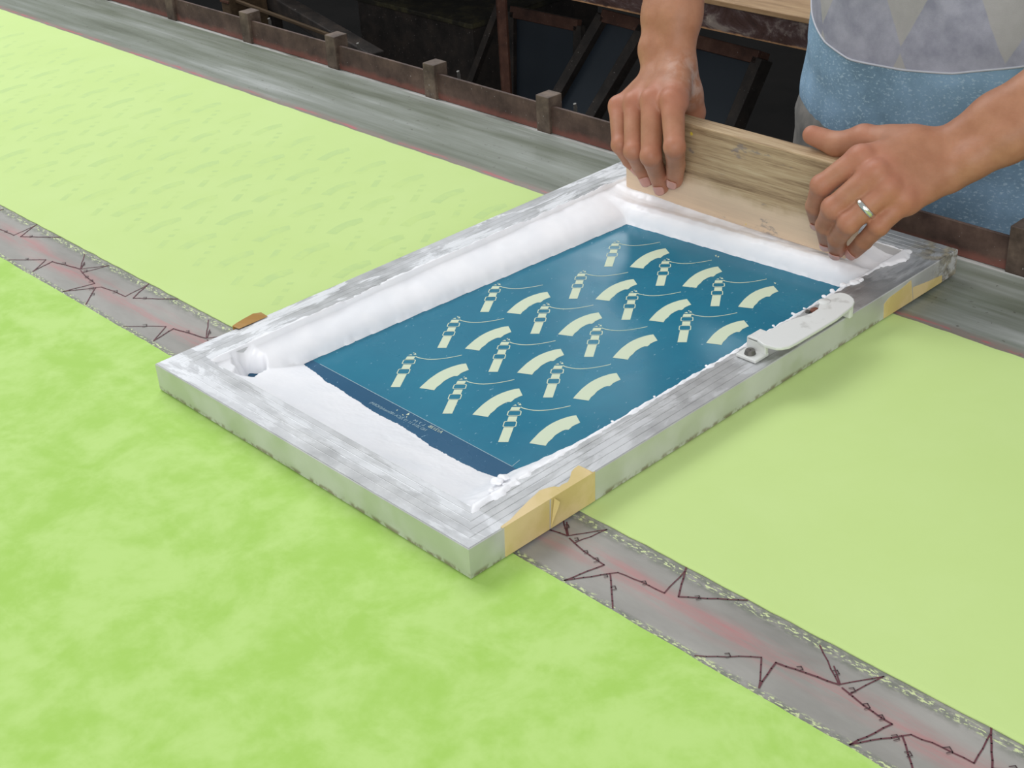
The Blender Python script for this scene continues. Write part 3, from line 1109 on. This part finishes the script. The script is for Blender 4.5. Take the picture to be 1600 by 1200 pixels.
# ------------------------------------------------------------------ figure: smooth distance field, meshed by surface nets
class Field:
    def __init__(s, lo, hi, h):
        s.lo, s.h = np.array(lo, float), h
        s.n = np.ceil((np.array(hi) - s.lo) / h).astype(int) + 1
        s.f = np.full(s.n, 0.05, np.float32)

    def region(s, a, b, m):
        i0 = np.clip(np.floor((np.minimum(a, b) - m - s.lo) / s.h).astype(int), 0, s.n)
        i1 = np.clip(np.ceil((np.maximum(a, b) + m - s.lo) / s.h).astype(int) + 1, 0, s.n)
        if np.any(i1 <= i0):
            return None
        sl_ = tuple(slice(int(p), int(q)) for p, q in zip(i0, i1))
        g = np.meshgrid(*[s.lo[d] + s.h * np.arange(i0[d], i1[d], dtype=np.float32) for d in range(3)], indexing='ij')
        return sl_, g

    def blend(s, sl_, d, k, sub=False):
        f = s.f[sl_]
        if sub:
            s.f[sl_] = np.maximum(f, -d)
            return
        if k > 0:
            hh = np.clip(k - np.abs(f - d), 0, None) / k
            s.f[sl_] = np.minimum(f, d) - hh * hh * k * 0.25
        else:
            s.f[sl_] = np.minimum(f, d)

    def cone(s, a, b, ra, rb, k=0.004):
        a, b = np.array(a, float), np.array(b, float)
        R = s.region(a, b, max(ra, rb) + 2 * k + 2 * s.h)
        if R is None:
            return
        sl_, g = R
        ab = b - a
        L2 = max(ab @ ab, 1e-12)
        t = np.clip(((g[0] - a[0]) * ab[0] + (g[1] - a[1]) * ab[1] + (g[2] - a[2]) * ab[2]) / L2, 0, 1)
        d = np.sqrt((g[0] - a[0] - t * ab[0]) ** 2 + (g[1] - a[1] - t * ab[1]) ** 2 + (g[2] - a[2] - t * ab[2]) ** 2) - (ra + (rb - ra) * t)
        s.blend(sl_, d.astype(np.float32), k)

    def ellipsoid(s, c, r, k=0.004, R3=None, sub=False):
        c = np.array(c, float)
        r = np.array(r, float)
        R = s.region(c, c, r.max() + 2 * k + 2 * s.h)
        if R is None:
            return
        sl_, g = R
        p = [g[i] - c[i] for i in range(3)]
        if R3 is not None:
            R3 = np.array(R3)
            p = [sum(p[j] * R3[j, i] for j in range(3)) for i in range(3)]
        k0 = np.sqrt(sum((p[i] / r[i]) ** 2 for i in range(3)))
        k1 = np.sqrt(sum((p[i] / r[i] ** 2) ** 2 for i in range(3)))
        d = k0 * (k0 - 1) / np.maximum(k1, 1e-6)
        s.blend(sl_, d.astype(np.float32), k, sub)

    def mesh(s):
        f = s.f
        ins = f < 0
        cnt = np.zeros(np.array(f.shape) - 1, np.int8)
        for dx in (0, 1):
            for dy in (0, 1):
                for dz in (0, 1):
                    cnt += ins[dx:f.shape[0] - 1 + dx, dy:f.shape[1] - 1 + dy, dz:f.shape[2] - 1 + dz]
        act = (cnt > 0) & (cnt < 8)
        cells = np.argwhere(act)
        idx = -np.ones(act.shape, np.int64)
        idx[act] = np.arange(len(cells))
        acc = np.zeros((len(cells), 3))
        num = np.zeros(len(cells))
        cor = [(0, 0, 0), (1, 0, 0), (0, 1, 0), (0, 0, 1), (1, 1, 0), (1, 0, 1), (0, 1, 1), (1, 1, 1)]
        for a in cor:
            for d in range(3):
                if a[d]:
                    continue
                b = list(a)
                b[d] = 1
                fa = f[cells[:, 0] + a[0], cells[:, 1] + a[1], cells[:, 2] + a[2]]
                fb = f[cells[:, 0] + b[0], cells[:, 1] + b[1], cells[:, 2] + b[2]]
                m = (fa < 0) != (fb < 0)
                t = np.where(m, fa / np.where(m, fa - fb, 1), 0)
                p = np.array(a, float)[None, :].repeat(len(cells), 0)
                p[:, d] += t
                acc[m] += p[m]
                num[m] += 1
        v = s.lo + s.h * (cells + acc / num[:, None])
        quads = []
        for d in range(3):
            u, w_ = [(1, 2), (2, 0), (0, 1)][d]
            sh = np.array(f.shape)
            sl0 = [slice(1, sh[i] - 1) for i in range(3)]
            sl0[d] = slice(0, sh[d] - 1)
            sl1 = list(sl0)
            sl1[d] = slice(1, sh[d])
            a = ins[tuple(sl0)]
            b = ins[tuple(sl1)]
            e = np.argwhere(a != b)
            off = np.array([sl0[i].start for i in range(3)])
            flip = a[tuple(e.T)]
            e = e + off
            eu = np.zeros(3, int)
            eu[u] = 1
            ew = np.zeros(3, int)
            ew[w_] = 1
            q = [idx[tuple((e - eu - ew).T)], idx[tuple((e - ew).T)], idx[tuple(e.T)], idx[tuple((e - eu).T)]]
            q = np.stack(q, 1)
            q[~flip] = q[~flip][:, ::-1]
            quads.append(q)
        quads = np.concatenate(quads)
        quads = quads[(quads >= 0).all(1)]
        return v, quads


def smooth_mesh(v, q, it=3, lam=0.5):
    for _ in range(it):
        acc = np.zeros_like(v)
        num = np.zeros(len(v))
        for a, b in ((0, 1), (1, 2), (2, 3), (3, 0)):
            np.add.at(acc, q[:, a], v[q[:, b]])
            np.add.at(num, q[:, a], 1)
            np.add.at(acc, q[:, b], v[q[:, a]])
            np.add.at(num, q[:, b], 1)
        v = v + lam * (acc / np.maximum(num, 1)[:, None] - v)
    return v


J = lambda *p: np.array(at(p[0], p[1], y=p[2]))
# the person's right hand (left in the photo): wrist, then knuckle, two finger joints and the tip
LW = J(1040, 106, .553)
L_F = dict(
    pinky=([J(967, 167, .520), J(969, 226, .494), J(984, 250, .503), J(999, 265, .508)], [.0105, .0088, .0078, .0066]),
    ring=([J(991, 162, .513), J(990, 236, .485), J(1001, 260, .501), J(1011, 280, .507)], [.0110, .0096, .0085, .0072]),
    middle=([J(1019, 157, .508), J(1017, 244, .481), J(1026, 268, .4995), J(1033, 292, .507)], [.0115, .0102, .0090, .0076]),
    index=([J(1050, 158, .508), J(1054, 230, .483), J(1056, 257, .4995), J(1054, 282, .507)], [.0115, .0102, .0092, .0078]),
    thumb=([J(1070, 142, .558), J(1081, 176, .566), J(1078, 208, .556), J(1066, 228, .549)], [.0150, .0125, .0105, .0088]))
RWR = J(1478, 250, .553)
R_F = dict(
    index=([J(1345, 246, .500), J(1284, 290, .482), J(1274, 322, .490), J(1278, 345, .506)], [.0110, .0098, .0088, .0074]),
    middle=([J(1368, 270, .494), J(1302, 325, .474), J(1290, 352, .483), J(1293, 377, .502)], [.0112, .0102, .0090, .0076]),
    ring=([J(1388, 295, .495), J(1326, 348, .473), J(1308, 372, .483), J(1308, 391, .498)], [.0108, .0098, .0086, .0074]),
    pinky=([J(1412, 314, .503), J(1373, 353, .486), J(1350, 377, .490), J(1334, 393, .500)], [.0100, .0086, .0076, .0066]),
    thumb=([J(1425, 226, .545), J(1350, 217, .540), J(1308, 226, .536), J(1269, 211, .532)], [.0150, .0120, .0105, .0086]))
L_EL = np.array((-0.372, 0.675, 0.365))
R_EL = np.array(at(1765, 84, y=.640))
L_SH, R_SH = np.array((-0.345, 0.835, 0.585)), np.array((0.055, 0.835, 0.575))


def hand(fd, W, F_, el, side):
    """fingers, palm, wrist and forearm into the field"""
    mc = F_['middle'][0][0]
    along = mc - W
    along /= np.linalg.norm(along)
    across = F_['index'][0][0] - F_['pinky'][0][0]
    across -= along * (across @ along)
    across /= np.linalg.norm(across)
    back = np.cross(along, across)
    if back @ (CAM - mc) < 0:
        back = -back
    # metacarpals
    names = ['index', 'middle', 'ring', 'pinky']
    offs = [0.016, 0.006, -0.005, -0.015]
    for nme, o in zip(names, offs):
        p, r = F_[nme]
        base = W + across * o + along * 0.008
        fd.cone(base - back * 0.003, p[0] - back * 0.0035, 0.0135, r[0] + 0.0012, 0.010)
    # palm underside
    pc = [F_[n_][0][0] for n_ in names]
    for a, b in zip(pc[:-1], pc[1:]):
        fd.cone(a - back * 0.006 - along * 0.006, b - back * 0.006 - along * 0.006, 0.0095, 0.0095, 0.006)
        fd.cone((a + W) / 2 - back * 0.008, (b + W) / 2 - back * 0.008, 0.0125, 0.0125, 0.008)
    # wrist and forearm
    ax = el - W
    L = np.linalg.norm(ax)
    ax /= L
    ac = across - ax * (across @ ax)
    ac /= np.linalg.norm(ac)
    for sgn in (-1, 1):
        fd.cone(W + ac * 0.0095 * sgn - back * 0.002 - along * 0.002, W + ax * 0.05 + ac * 0.0105 * sgn, 0.0172, 0.0188, 0.008)
        fd.cone(W + ax * 0.05 + ac * 0.0105 * sgn, W + ax * 0.15 + ac * 0.013 * sgn, 0.0188, 0.0265, 0.012)
        fd.cone(W + ax * 0.15 + ac * 0.013 * sgn, el + ac * 0.008 * sgn, 0.0265, 0.0300, 0.012)
    # ulna bump
    fd.ellipsoid(W - ac * 0.015 + ax * 0.012 + back * 0.009, (0.009, 0.009, 0.010), 0.014)
    # thumb
    p, r = F_['thumb']
    fd.cone(W + across * 0.012 - back * 0.006, p[0], 0.0150, r[0], 0.012)
    fd.cone(p[0], p[1], r[0], r[1], 0.008)
    fd.cone(p[0] * .6 + p[1] * .4, F_['index'][0][0] * .6 + W * .4 - back * .004, 0.009, 0.0105, 0.014)
    fd.cone(p[1], p[2], r[1], r[2], 0.005)
    fd.cone(p[2], p[3], r[2] * 1.04, r[3], 0.004)
    # knuckles
    for nme in names:
        p, r = F_[nme]
        fd.ellipsoid(p[0] + back * 0.0040, (r[0] * 0.72,) * 3, 0.006)
    # fingers, each into its own small blend so they stay apart
    for nme in names:
        p, r = F_[nme]
        sub_ = Field(fd.lo, fd.lo + fd.h * (fd.n - 1), fd.h) if False else None
        fd.cone(p[0] - back * 0.001, p[1], r[0], r[1] * 0.93, 0.0022)
        fd.cone(p[1], p[1] + (p[1] - p[0]) * 0.001, r[1] * 1.03, r[1] * 1.03, 0.002)
        fd.cone(p[1], p[2], r[1] * 0.97, r[2] * 0.94, 0.0016)
        fd.cone(p[2], p[3], r[2], r[3], 0.0016)
    return along, across, back


def arm(W, F_, el, side, h):
    pts = np.array([p for q in F_.values() for p in q[0]] + [W, el])
    lo, hi = pts.min(0) - 0.045, pts.max(0) + 0.045
    fd = Field(lo, hi, h)
    fr = hand(fd, W, F_, el, side)
    v, q = fd.mesh()
    return smooth_mesh(v, q, 2, 0.4), q, fr


vL, qL, frL = arm(LW, L_F, L_EL, 1, 0.0014)
vR, qR, frR = arm(RWR, R_F, R_EL, -1, 0.0014)
# trunk, neck, head and upper arms
fd = Field((-0.52, 0.52, -0.05), (0.34, 1.10, 1.02), 0.007)
fd.cone(L_EL, L_SH, 0.036, 0.050, 0.02)
fd.cone(R_EL, R_SH, 0.036, 0.050, 0.02)
TC = np.array((-0.150, 0.86, 0.0))
CH = np.array((-0.148, 0.835, 0.50))
fd.ellipsoid(TC + (0, 0, .06), (0.150, 0.090, 0.16), 0.03)
fd.ellipsoid(TC + (0.0, -.005, .26), (0.145, 0.088, 0.20), 0.04)
fd.ellipsoid(CH - (0, 0, .06), (0.165, 0.095, 0.17), 0.04)
fd.cone(L_SH, R_SH, 0.052, 0.052, 0.04)
NK = CH + (0, -0.01, 0.10)
HD = CH + (0, -0.065, 0.27)
fd.cone(NK, HD - (0, 0, .03), 0.055, 0.052, 0.03)
fd.ellipsoid(HD + (0, 0.012, 0.03), (0.074, 0.092, 0.095), 0.02)
fd.ellipsoid(HD + (0, -0.025, -0.03), (0.058, 0.062, 0.075), 0.02)
fd.ellipsoid(HD + (0, -0.090, -0.012), (0.013, 0.016, 0.022), 0.012)
fd.ellipsoid(HD + (0, -0.080, -0.052), (0.024, 0.012, 0.008), 0.008)
for s in (-1, 1):
    fd.ellipsoid(HD + (s * 0.076, 0.010, -0.002), (0.009, 0.018, 0.030), 0.008)
    fd.ellipsoid(HD + (s * 0.030, -0.074, 0.012), (0.016, 0.012, 0.011), 0.0, sub=True)
    fd.ellipsoid(HD + (s * 0.030, -0.066, 0.012), (0.013, 0.012, 0.010), 0.0)
vT, qT = fd.mesh()
vT = smooth_mesh(vT, qT, 2, 0.4)
vv = np.concatenate([vL, vR, vT])
qq = np.concatenate([qL, qR + len(vL), qT + len(vL) + len(vR)])
per = thing('person', 'person in a blue and grey shirt pressing a wooden squeegee with both hands', 'person', (-0.15, 0.86, -TH))
me = bpy.data.meshes.new('body')
me.vertices.add(len(vv))
me.vertices.foreach_set('co', vv.astype(np.float32).ravel())
me.loops.add(len(qq) * 4)
me.loops.foreach_set('vertex_index', qq.astype(np.int32).ravel())
me.polygons.add(len(qq))
me.polygons.foreach_set('loop_start', np.arange(0, len(qq) * 4, 4, dtype=np.int32))
me.polygons.foreach_set('use_smooth', np.ones(len(qq), bool))
me.update(calc_edges=True)
me.validate()
fl_ = np.zeros(len(vv))
for F_ in (L_F, R_F):
    for nme, (p, r) in F_.items():
        for j, (amt, rad) in ((0, (0.8, .014)), (1, (0.45, .011)), (3, (0.7, .013))):
            if nme == 'thumb' and j == 0:
                continue
            d = np.linalg.norm(vv - p[j], axis=1)
            fl_ = np.maximum(fl_, amt * np.clip(1 - (d - r[j]) / rad, 0, 1))
wr_ = np.clip(1.2 - np.linalg.norm(vv - J(1075, 130, .545), axis=1) / 0.028, 0, 1)
colr = np.stack([fl_, wr_, np.zeros(len(vv)), np.ones(len(vv))], 1).astype(np.float32)
at_ = me.color_attributes.new('flush', 'FLOAT_COLOR', 'POINT')
at_.data.foreach_set('color', colr.ravel())
me.materials.append(SKIN)
body = bpy.data.objects.new('body', me)
COL.objects.link(body)
body.parent = per
body.location = -root_loc(per)


# nails
def nail(p, r, back, wd, ln):
    tip, prev = p[3], p[2]
    d = tip - prev
    d /= np.linalg.norm(d)
    nrm = np.array((0.38, -1.0, 0.25))
    nrm -= d * (nrm @ d)
    nrm /= np.linalg.norm(nrm)
    sd = np.cross(d, nrm)
    c = tip - d * 0.0022
    V, F = [], []
    nu, nv = 9, 9
    for i in range(nu):
        for j in range(nv):
            u = (i / (nu - 1) * 2 - 1)
            v = (j / (nv - 1) * 2 - 1)
            uu = u * math.sqrt(1 - 0.35 * v * v)
            vv_ = v * math.sqrt(1 - 0.35 * u * u)
            ang = uu * wd / r[3]
            rr = 0.0005 + (r[3] + (r[2] - r[3]) * max(0, min(1, -vv_ * ln / np.linalg.norm(tip - prev)))) * 1.035 + 0.0004
            q = c + sd * math.sin(ang) * rr + nrm * math.cos(ang) * rr + d * vv_ * ln
            V.append(q)
    for i in range(nu - 1):
        for j in range(nv - 1):
            F.append((i * nv + j, (i + 1) * nv + j, (i + 1) * nv + j + 1, i * nv + j + 1))
    o = mesh_obj('fingernail', V, F, NAIL, per, True)
    o.modifiers.new('thickness', 'SOLIDIFY').thickness = 0.0004
    return o


for nme in ('index', 'middle', 'ring', 'pinky'):
    nail(*L_F[nme], frL[2], 0.0052, 0.0056)
    nail(*R_F[nme], frR[2], 0.0050, 0.0052)

# ring on the ring finger
p, r = R_F['ring']
a, b = p[0], p[1]
c = a + (b - a) * 0.56
d = (b - a) / np.linalg.norm(b - a)
u = np.cross(d, np.array([0, 0, 1.0]))
u /= np.linalg.norm(u)
w_ = np.cross(d, u)
V, F = [], []
NR = 48
ri = 0.0101
pr = [(-0.0024, 0.0), (-0.0020, 0.0009), (-0.0008, 0.0012), (0.0008, 0.0012), (0.0020, 0.0009), (0.0024, 0.0), (0.0, -0.0006)]
for i in range(NR):
    t = 2 * math.pi * i / NR
    for s_, q_ in pr:
        V.append(c + d * s_ + (u * math.cos(t) + w_ * math.sin(t)) * (ri + q_))
k = len(pr)
for i in range(NR):
    for j in range(k):
        F.append((i * k + j, ((i + 1) % NR) * k + j, ((i + 1) % NR) * k + (j + 1) % k, i * k + (j + 1) % k))
tag(mesh_obj('finger_ring', V, F, SILVER, per, True), 'plain silver ring')


# shirt: a lofted tube whose rings follow the seam between the two cloths
def torso_xy(th, z, grow=0.0):
    """ellipse round the trunk at height z"""
    t = max(0.0, min(1.0, z / 0.55))
    cx_, cy = -0.150 + 0.0 * t, 0.862 - 0.020 * t
    hw = float(np.interp(z, [-.30, -.05, .05, .15, .30, .45, .58], [.190, .188, .186, .178, .182, .195, .17])) + grow
    hd_ = float(np.interp(z, [-.30, -.05, .05, .15, .30, .45, .58], [.125, .128, .126, .118, .112, .115, .09])) + grow
    c_, s_ = math.cos(th), math.sin(th)
    e = 0.9
    return (cx_ + hw * math.copysign(abs(c_) ** e, c_), cy + hd_ * math.copysign(abs(s_) ** e, s_))


seam_x = [-0.345, -0.325, -0.300, -0.262, -0.223, -0.163, -0.108, -0.044, 0.04]
seam_z = [0.180, 0.152, 0.136, 0.120, 0.113, 0.115, 0.122, 0.138, 0.17]
NT = 160


def seam(th):
    x, y = torso_xy(th, 0.12)
    if y > 0.862:
        return 0.17
    return float(np.interp(x, seam_x, seam_z))


def folds(x, y, z):
    return 0.0050 * noise.noise(Vector((x * 9, y * 6, z * 14))) + 0.0032 * noise.noise(Vector((x * 22 + z * 20, y * 12, z * 26)))


def shirt_ring(zf, grow):
    out = []
    for i in range(NT):
        th = 2 * math.pi * i / NT
        z = zf(th)
        x, y = torso_xy(th, z, grow)
        f_ = folds(x, y, z)
        nx2, ny2 = math.cos(th), math.sin(th)
        out.append((x + nx2 * f_, y + ny2 * f_, z))
    return out


def hem(th):
    x, y = torso_xy(th, 0.0)
    return float(np.interp(x, [-0.34, -0.325, -0.30, -0.27, -0.2, 0.03], [0.050, 0.040, 0.012, -0.045, -0.10, -0.12])) if y < 0.9 else -0.05


rings = []
nlow, nup = 14, 24
for i in range(nlow + 1):
    t = i / nlow
    rings.append(shirt_ring(lambda th: hem(th) + (seam(th) - hem(th)) * t, 0.004))
for i in range(1, nup + 1):
    t = i / nup
    rings.append(shirt_ring(lambda th: seam(th) + (0.60 - seam(th)) * t, 0.004 - 0.012 * max(0, t - 0.8) * 5))
V = [p for r_ in rings for p in r_]
F, FM = [], []
for i in range(len(rings) - 1):
    for j in range(NT):
        F.append((i * NT + j, i * NT + (j + 1) % NT, (i + 1) * NT + (j + 1) % NT, (i + 1) * NT + j))
        FM.append(0 if i < nlow else 1)
sh = mesh_obj('shirt', V, F, [SHIRT_BLUE, SHIRT_GREY], per, True, FM)
tag(sh, 'blue shirt with a grey argyle upper body')
Vp, Fp = tube(rings[nlow] + [rings[nlow][0]], 0.0012, 6)
o = mesh_obj('seam_piping', Vp, Fp, PIPING, sh, True)
o.location = (0, 0, 0)
# sleeves and shoulders
for el_, sh_ in ((L_EL, L_SH), (R_EL, R_SH)):
    e0, s0 = Vector(el_), Vector(sh_)
    pts = [s0 + (Vector((-0.15, 0.835, 0.57)) - s0) * 0.55, s0 + (Vector((-0.15, 0.835, 0.57)) - s0) * 0.2 + Vector((0, 0, .004)), s0.lerp(e0, 0.15), s0.lerp(e0, 0.35), s0.lerp(e0, 0.55)]
    Vp, Fp = tube(pts, [0.070, 0.066, 0.064, 0.062, 0.060], 24)
    o = mesh_obj('sleeve', Vp, Fp, SHIRT_GREY, sh, True)
    o.location = (0, 0, 0)
# trousers
V, F = [], []
rgs = []
for i in range(14):
    z = 0.070 - i * 0.022
    rr = []
    for k_ in range(64):
        th = 2 * math.pi * k_ / 64
        x, y = torso_xy(th, z, -0.004 + (0.014 if math.cos(th) < -0.3 else 0) * min(1, i / 2))
        f_ = 0.006 * noise.noise(Vector((x * 14, y * 14, z * 24)))
        rr.append((x + math.cos(th) * f_, y + math.sin(th) * f_, z))
    rgs.append(rr)
for r_ in rgs:
    V += r_
for i in range(len(rgs) - 1):
    for j in range(64):
        F.append((i * 64 + j, (i + 1) * 64 + j, (i + 1) * 64 + (j + 1) % 64, i * 64 + (j + 1) % 64))
F.append(tuple(range(64)))
F.append(tuple(range((len(rgs) - 1) * 64 + 63, (len(rgs) - 1) * 64 - 1, -1)))
for sgn in (-1, 1):
    Vp, Fp = tube([(-0.15 + sgn * 0.092, 0.865, -0.18), (-0.15 + sgn * 0.096, 0.865, -0.36), (-0.15 + sgn * 0.10, 0.870, -0.56), (-0.15 + sgn * 0.10, 0.875, -0.765)], [0.096, 0.082, 0.064, 0.056], 28)
    k = len(V)
    V += [tuple(p) for p in Vp]
    F += [tuple(q_ + k for q_ in f_) for f_ in Fp]
mesh_obj('trousers', V, F, TROUSER, per, True)
for sgn in (-1, 1):
    f2 = Field((-0.15 + sgn * 0.10 - .08, 0.70, -0.82), (-0.15 + sgn * 0.10 + .08, 0.98, -0.68), 0.006)
    f2.cone((-0.15 + sgn * 0.10, 0.91, -0.762), (-0.15 + sgn * 0.105, 0.78, -0.770), 0.036, 0.030, 0.01)
    v_, q_ = f2.mesh()
    v_[:, 2] = np.maximum(v_[:, 2], -TH + 0.001)
    mesh_obj('shoe', v_, q_, SHOE, per, True)
f2 = Field(HD - 0.14, HD + 0.16, 0.006)
f2.ellipsoid(HD + (0, 0.020, 0.040), (0.082, 0.098, 0.098), 0.01)
f2.ellipsoid(HD + (0, -0.075, -0.02), (0.07, 0.07, 0.085), 0.0, sub=True)
v_, q_ = f2.mesh()
mesh_obj('hair', v_, q_, HAIR, per, True)

# ------------------------------------------------------------------ beyond the table
m = Mat('paint_caked_board', rough=0.5)
nn_ = m.noise(14, 6, (1.0, 1, 1.6), 0.7, dist=1.0)
c_ = m.ramp(nn_, [(0.34, srgb(34, 26, 24)), (0.48, srgb(66, 44, 38)), (0.56, srgb(78, 60, 58)), (0.66, srgb(128, 116, 108))])
spk = m.mask(m.noise(60, 4, (1, 1, 1), 0.6), 0.64, 0.70)
c_ = m.mix(m.math('MULTIPLY', spk, 0.6), c_, srgb(160, 148, 136))
xo, yo, zo = m.xyz()
c_ = m.mix(m.mask(m.math('ADD', zo, m.math('MULTIPLY', m.noise(60, 3), 0.006)), 0.0045, 0.0015), c_, srgb(186, 142, 102))
m.color(c_)
m.bump(nn_, 0.5, 0.003)
BENCH_PAINT = m.m

bench = thing('workbench', 'second work table beyond the rail with a paint-caked wooden edge', 'table', (-0.9, 1.4, -TH))
WY = 1.040
bm = bmesh.new()
box(bm, (-3.2, WY, -0.002), (1.6, WY + 0.035, 0.0335), 0.001)
bm_obj('front_board', bm, BENCH_PAINT, bench)
bm = bmesh.new()
box(bm, (-3.2, WY - 0.002, 0.0337), (1.6, WY + 0.85, 0.041), 0.001)
bm_obj('bench_top', bm, WOOD_OLD, bench)


def gb(px, py, y):
    return at(px, py, y=y)


a, b = gb(789, 0, 1.10), gb(797, 150, 1.10)
for xx, mt in ((a.x, REDSTEEL), (-2.2, REDSTEEL), (0.6, REDSTEEL)):
    bm = bmesh.new()
    box(bm, (xx - 0.011, 1.09, -TH), (xx + 0.011, 1.094, -0.002))
    box(bm, (xx - 0.011, 1.09, -TH), (xx - 0.008, 1.112, -0.002))
    bm_obj('leg', bm, mt, bench)
for yy in (1.8,):
    for xx in (-2.2, 0.6):
        bm = bmesh.new()
        beam(bm, (xx, yy, -TH), (xx, yy, 0.03), 0.035, 0.035)
        bm_obj('leg', bm, DARKSTEEL, bench)
bm = bmesh.new()
beam(bm, gb(790, -15, 1.14), gb(728, 150, 1.14), 0.012, 0.012)
bm_obj('brace', bm, DARKSTEEL, bench)
bm = bmesh.new()
box(bm, (-3.0, 1.10, -0.62), (1.4, 1.80, -0.60))  # shelf added to darken the view under the bench; carries the box
bm_obj('gloom_shelf', bm, DARKSTEEL, bench)


# screens leaning under the bench
def stored(pa, pb, pc, y0, y1, wd, label):
    """a framed screen leaning back: pa top left, pb top right, pc foot left (pixels); y0 foot depth, y1 head depth"""
    A, B, C_ = gb(*pa, y1), gb(*pb, y1), gb(*pc, y0)
    D = C_ + (B - A)
    r0 = C_.copy()
    t = thing('stored_screen', label, 'screen frame', (r0.x, r0.y, r0.z), 'screens stored under the second table')
    up = (A - C_).normalized()
    rt = (B - A).normalized()
    for s0, s1 in ((A, B), (C_, D)):
        bm = bmesh.new()
        beam(bm, s0, s1, wd, 0.02, 0.001, up=up)
        bm_obj('frame_bar', bm, DARKSTEEL if s0 is C_ else REDSTEEL, t)
    for s0, s1 in ((A, C_), (B, D)):
        bm = bmesh.new()
        beam(bm, s0, s1, wd, 0.018, 0.001, up=rt)
        bm_obj('frame_bar', bm, DARKSTEEL, t)
    nr = up.cross(rt).normalized() * 0.003
    mesh_obj('screen_mesh', [A + nr, B + nr, D + nr, C_ + nr], [(0, 1, 2, 3)], NAVY, t)
    return t


stored((1075, 62), (1192, 92), (1010, 225), 1.13, 1.20, 0.030, 'dark framed screen with navy mesh leaning under the paint-caked board, nearest the person')
stored((945, 25), (1010, 42), (850, 190), 1.12, 1.19, 0.022, 'dark framed screen leaning steeply behind the upright hand and forearm')
stored((800, 18), (905, 40), (800, 170), 1.22, 1.26, 0.012, 'navy screen standing just right of the red-brown steel leg')

# beams and boxes in the gloom at the left
t = tag(None or thing('timber_beam', 'dark slanting timber beam with a pale worn edge beyond the rail, left of the steel leg', 'beam', tuple(gb(480, 60, 1.05))), None)
bm = bmesh.new()
beam(bm, gb(395, -20, 1.12), gb(590, 95, 1.02), 0.030, 0.03, 0.002)
bm_obj('beam_body', bm, DARKSTEEL, t)
pm = gb(492, 37, 1.07)
for f_ in (-0.16, 0.10):
    bm = bmesh.new()
    e0, e1 = gb(395, -20, 1.12), gb(590, 95, 1.02)
    pp = e0.lerp(e1, 0.5 + f_ * 2)
    beam(bm, (pp.x, pp.y, -TH), (pp.x, pp.y, pp.z - 0.012), 0.018, 0.018)
    bm_obj('prop', bm, DARKSTEEL, t)
bm = bmesh.new()
beam(bm, gb(330, -12, 1.02) + Vector((0, -0.004, 0.004)), gb(530, 62, 1.02) + Vector((0, -0.004, 0.004)), 0.006, 0.006, 0.001)
bm_obj('worn_edge', bm, WOOD_DARK, t)
crate = thing('wooden_crate', 'pale wooden crate end showing just behind the rail at the top left', 'crate', tuple(gb(352, 12, 1.0)))
bm = bmesh.new()
q = gb(352, 12, 1.0)
box(bm, (q.x - 0.012, 1.0, -TH), (q.x + 0.016, 1.085, q.z + 0.03), 0.002)
bm_obj('crate_body', bm, WOOD_DARK, crate)
bm = bmesh.new()
box(bm, (q.x - 0.012, 0.998, q.z + 0.010), (q.x + 0.016, 1.0, q.z + 0.014))
bm_obj('slat', bm, REDSTEEL, crate)
bx = thing('storage_box', 'dark box with streaks of yellow paint standing in the gloom beyond the rail', 'box', tuple(gb(650, 60, 1.25)))
a, b = gb(560, 20, 1.22), gb(740, 75, 1.22)
bm = bmesh.new()
box(bm, (a.x, 1.22, -0.599), (b.x, 1.55, b.z + 0.035), 0.002)
bm_obj('box_body', bm, DARKSTEEL, bx)
bm = bmesh.new()
box(bm, (a.x - 0.005, 1.215, b.z + 0.035), (b.x + 0.005, 1.56, b.z + 0.045), 0.002)
bm_obj('box_lid', bm, M_rust('dark_painted_lid', srgb(34, 34, 30), srgb(48, 46, 38), srgb(84, 80, 56)), bx)

# ------------------------------------------------------------------ stand everything on the floor (table surface at TH)
for o in list(SC.objects):
    if o.parent is None and o.type in ('MESH', 'EMPTY'):
        o.location.z += TH
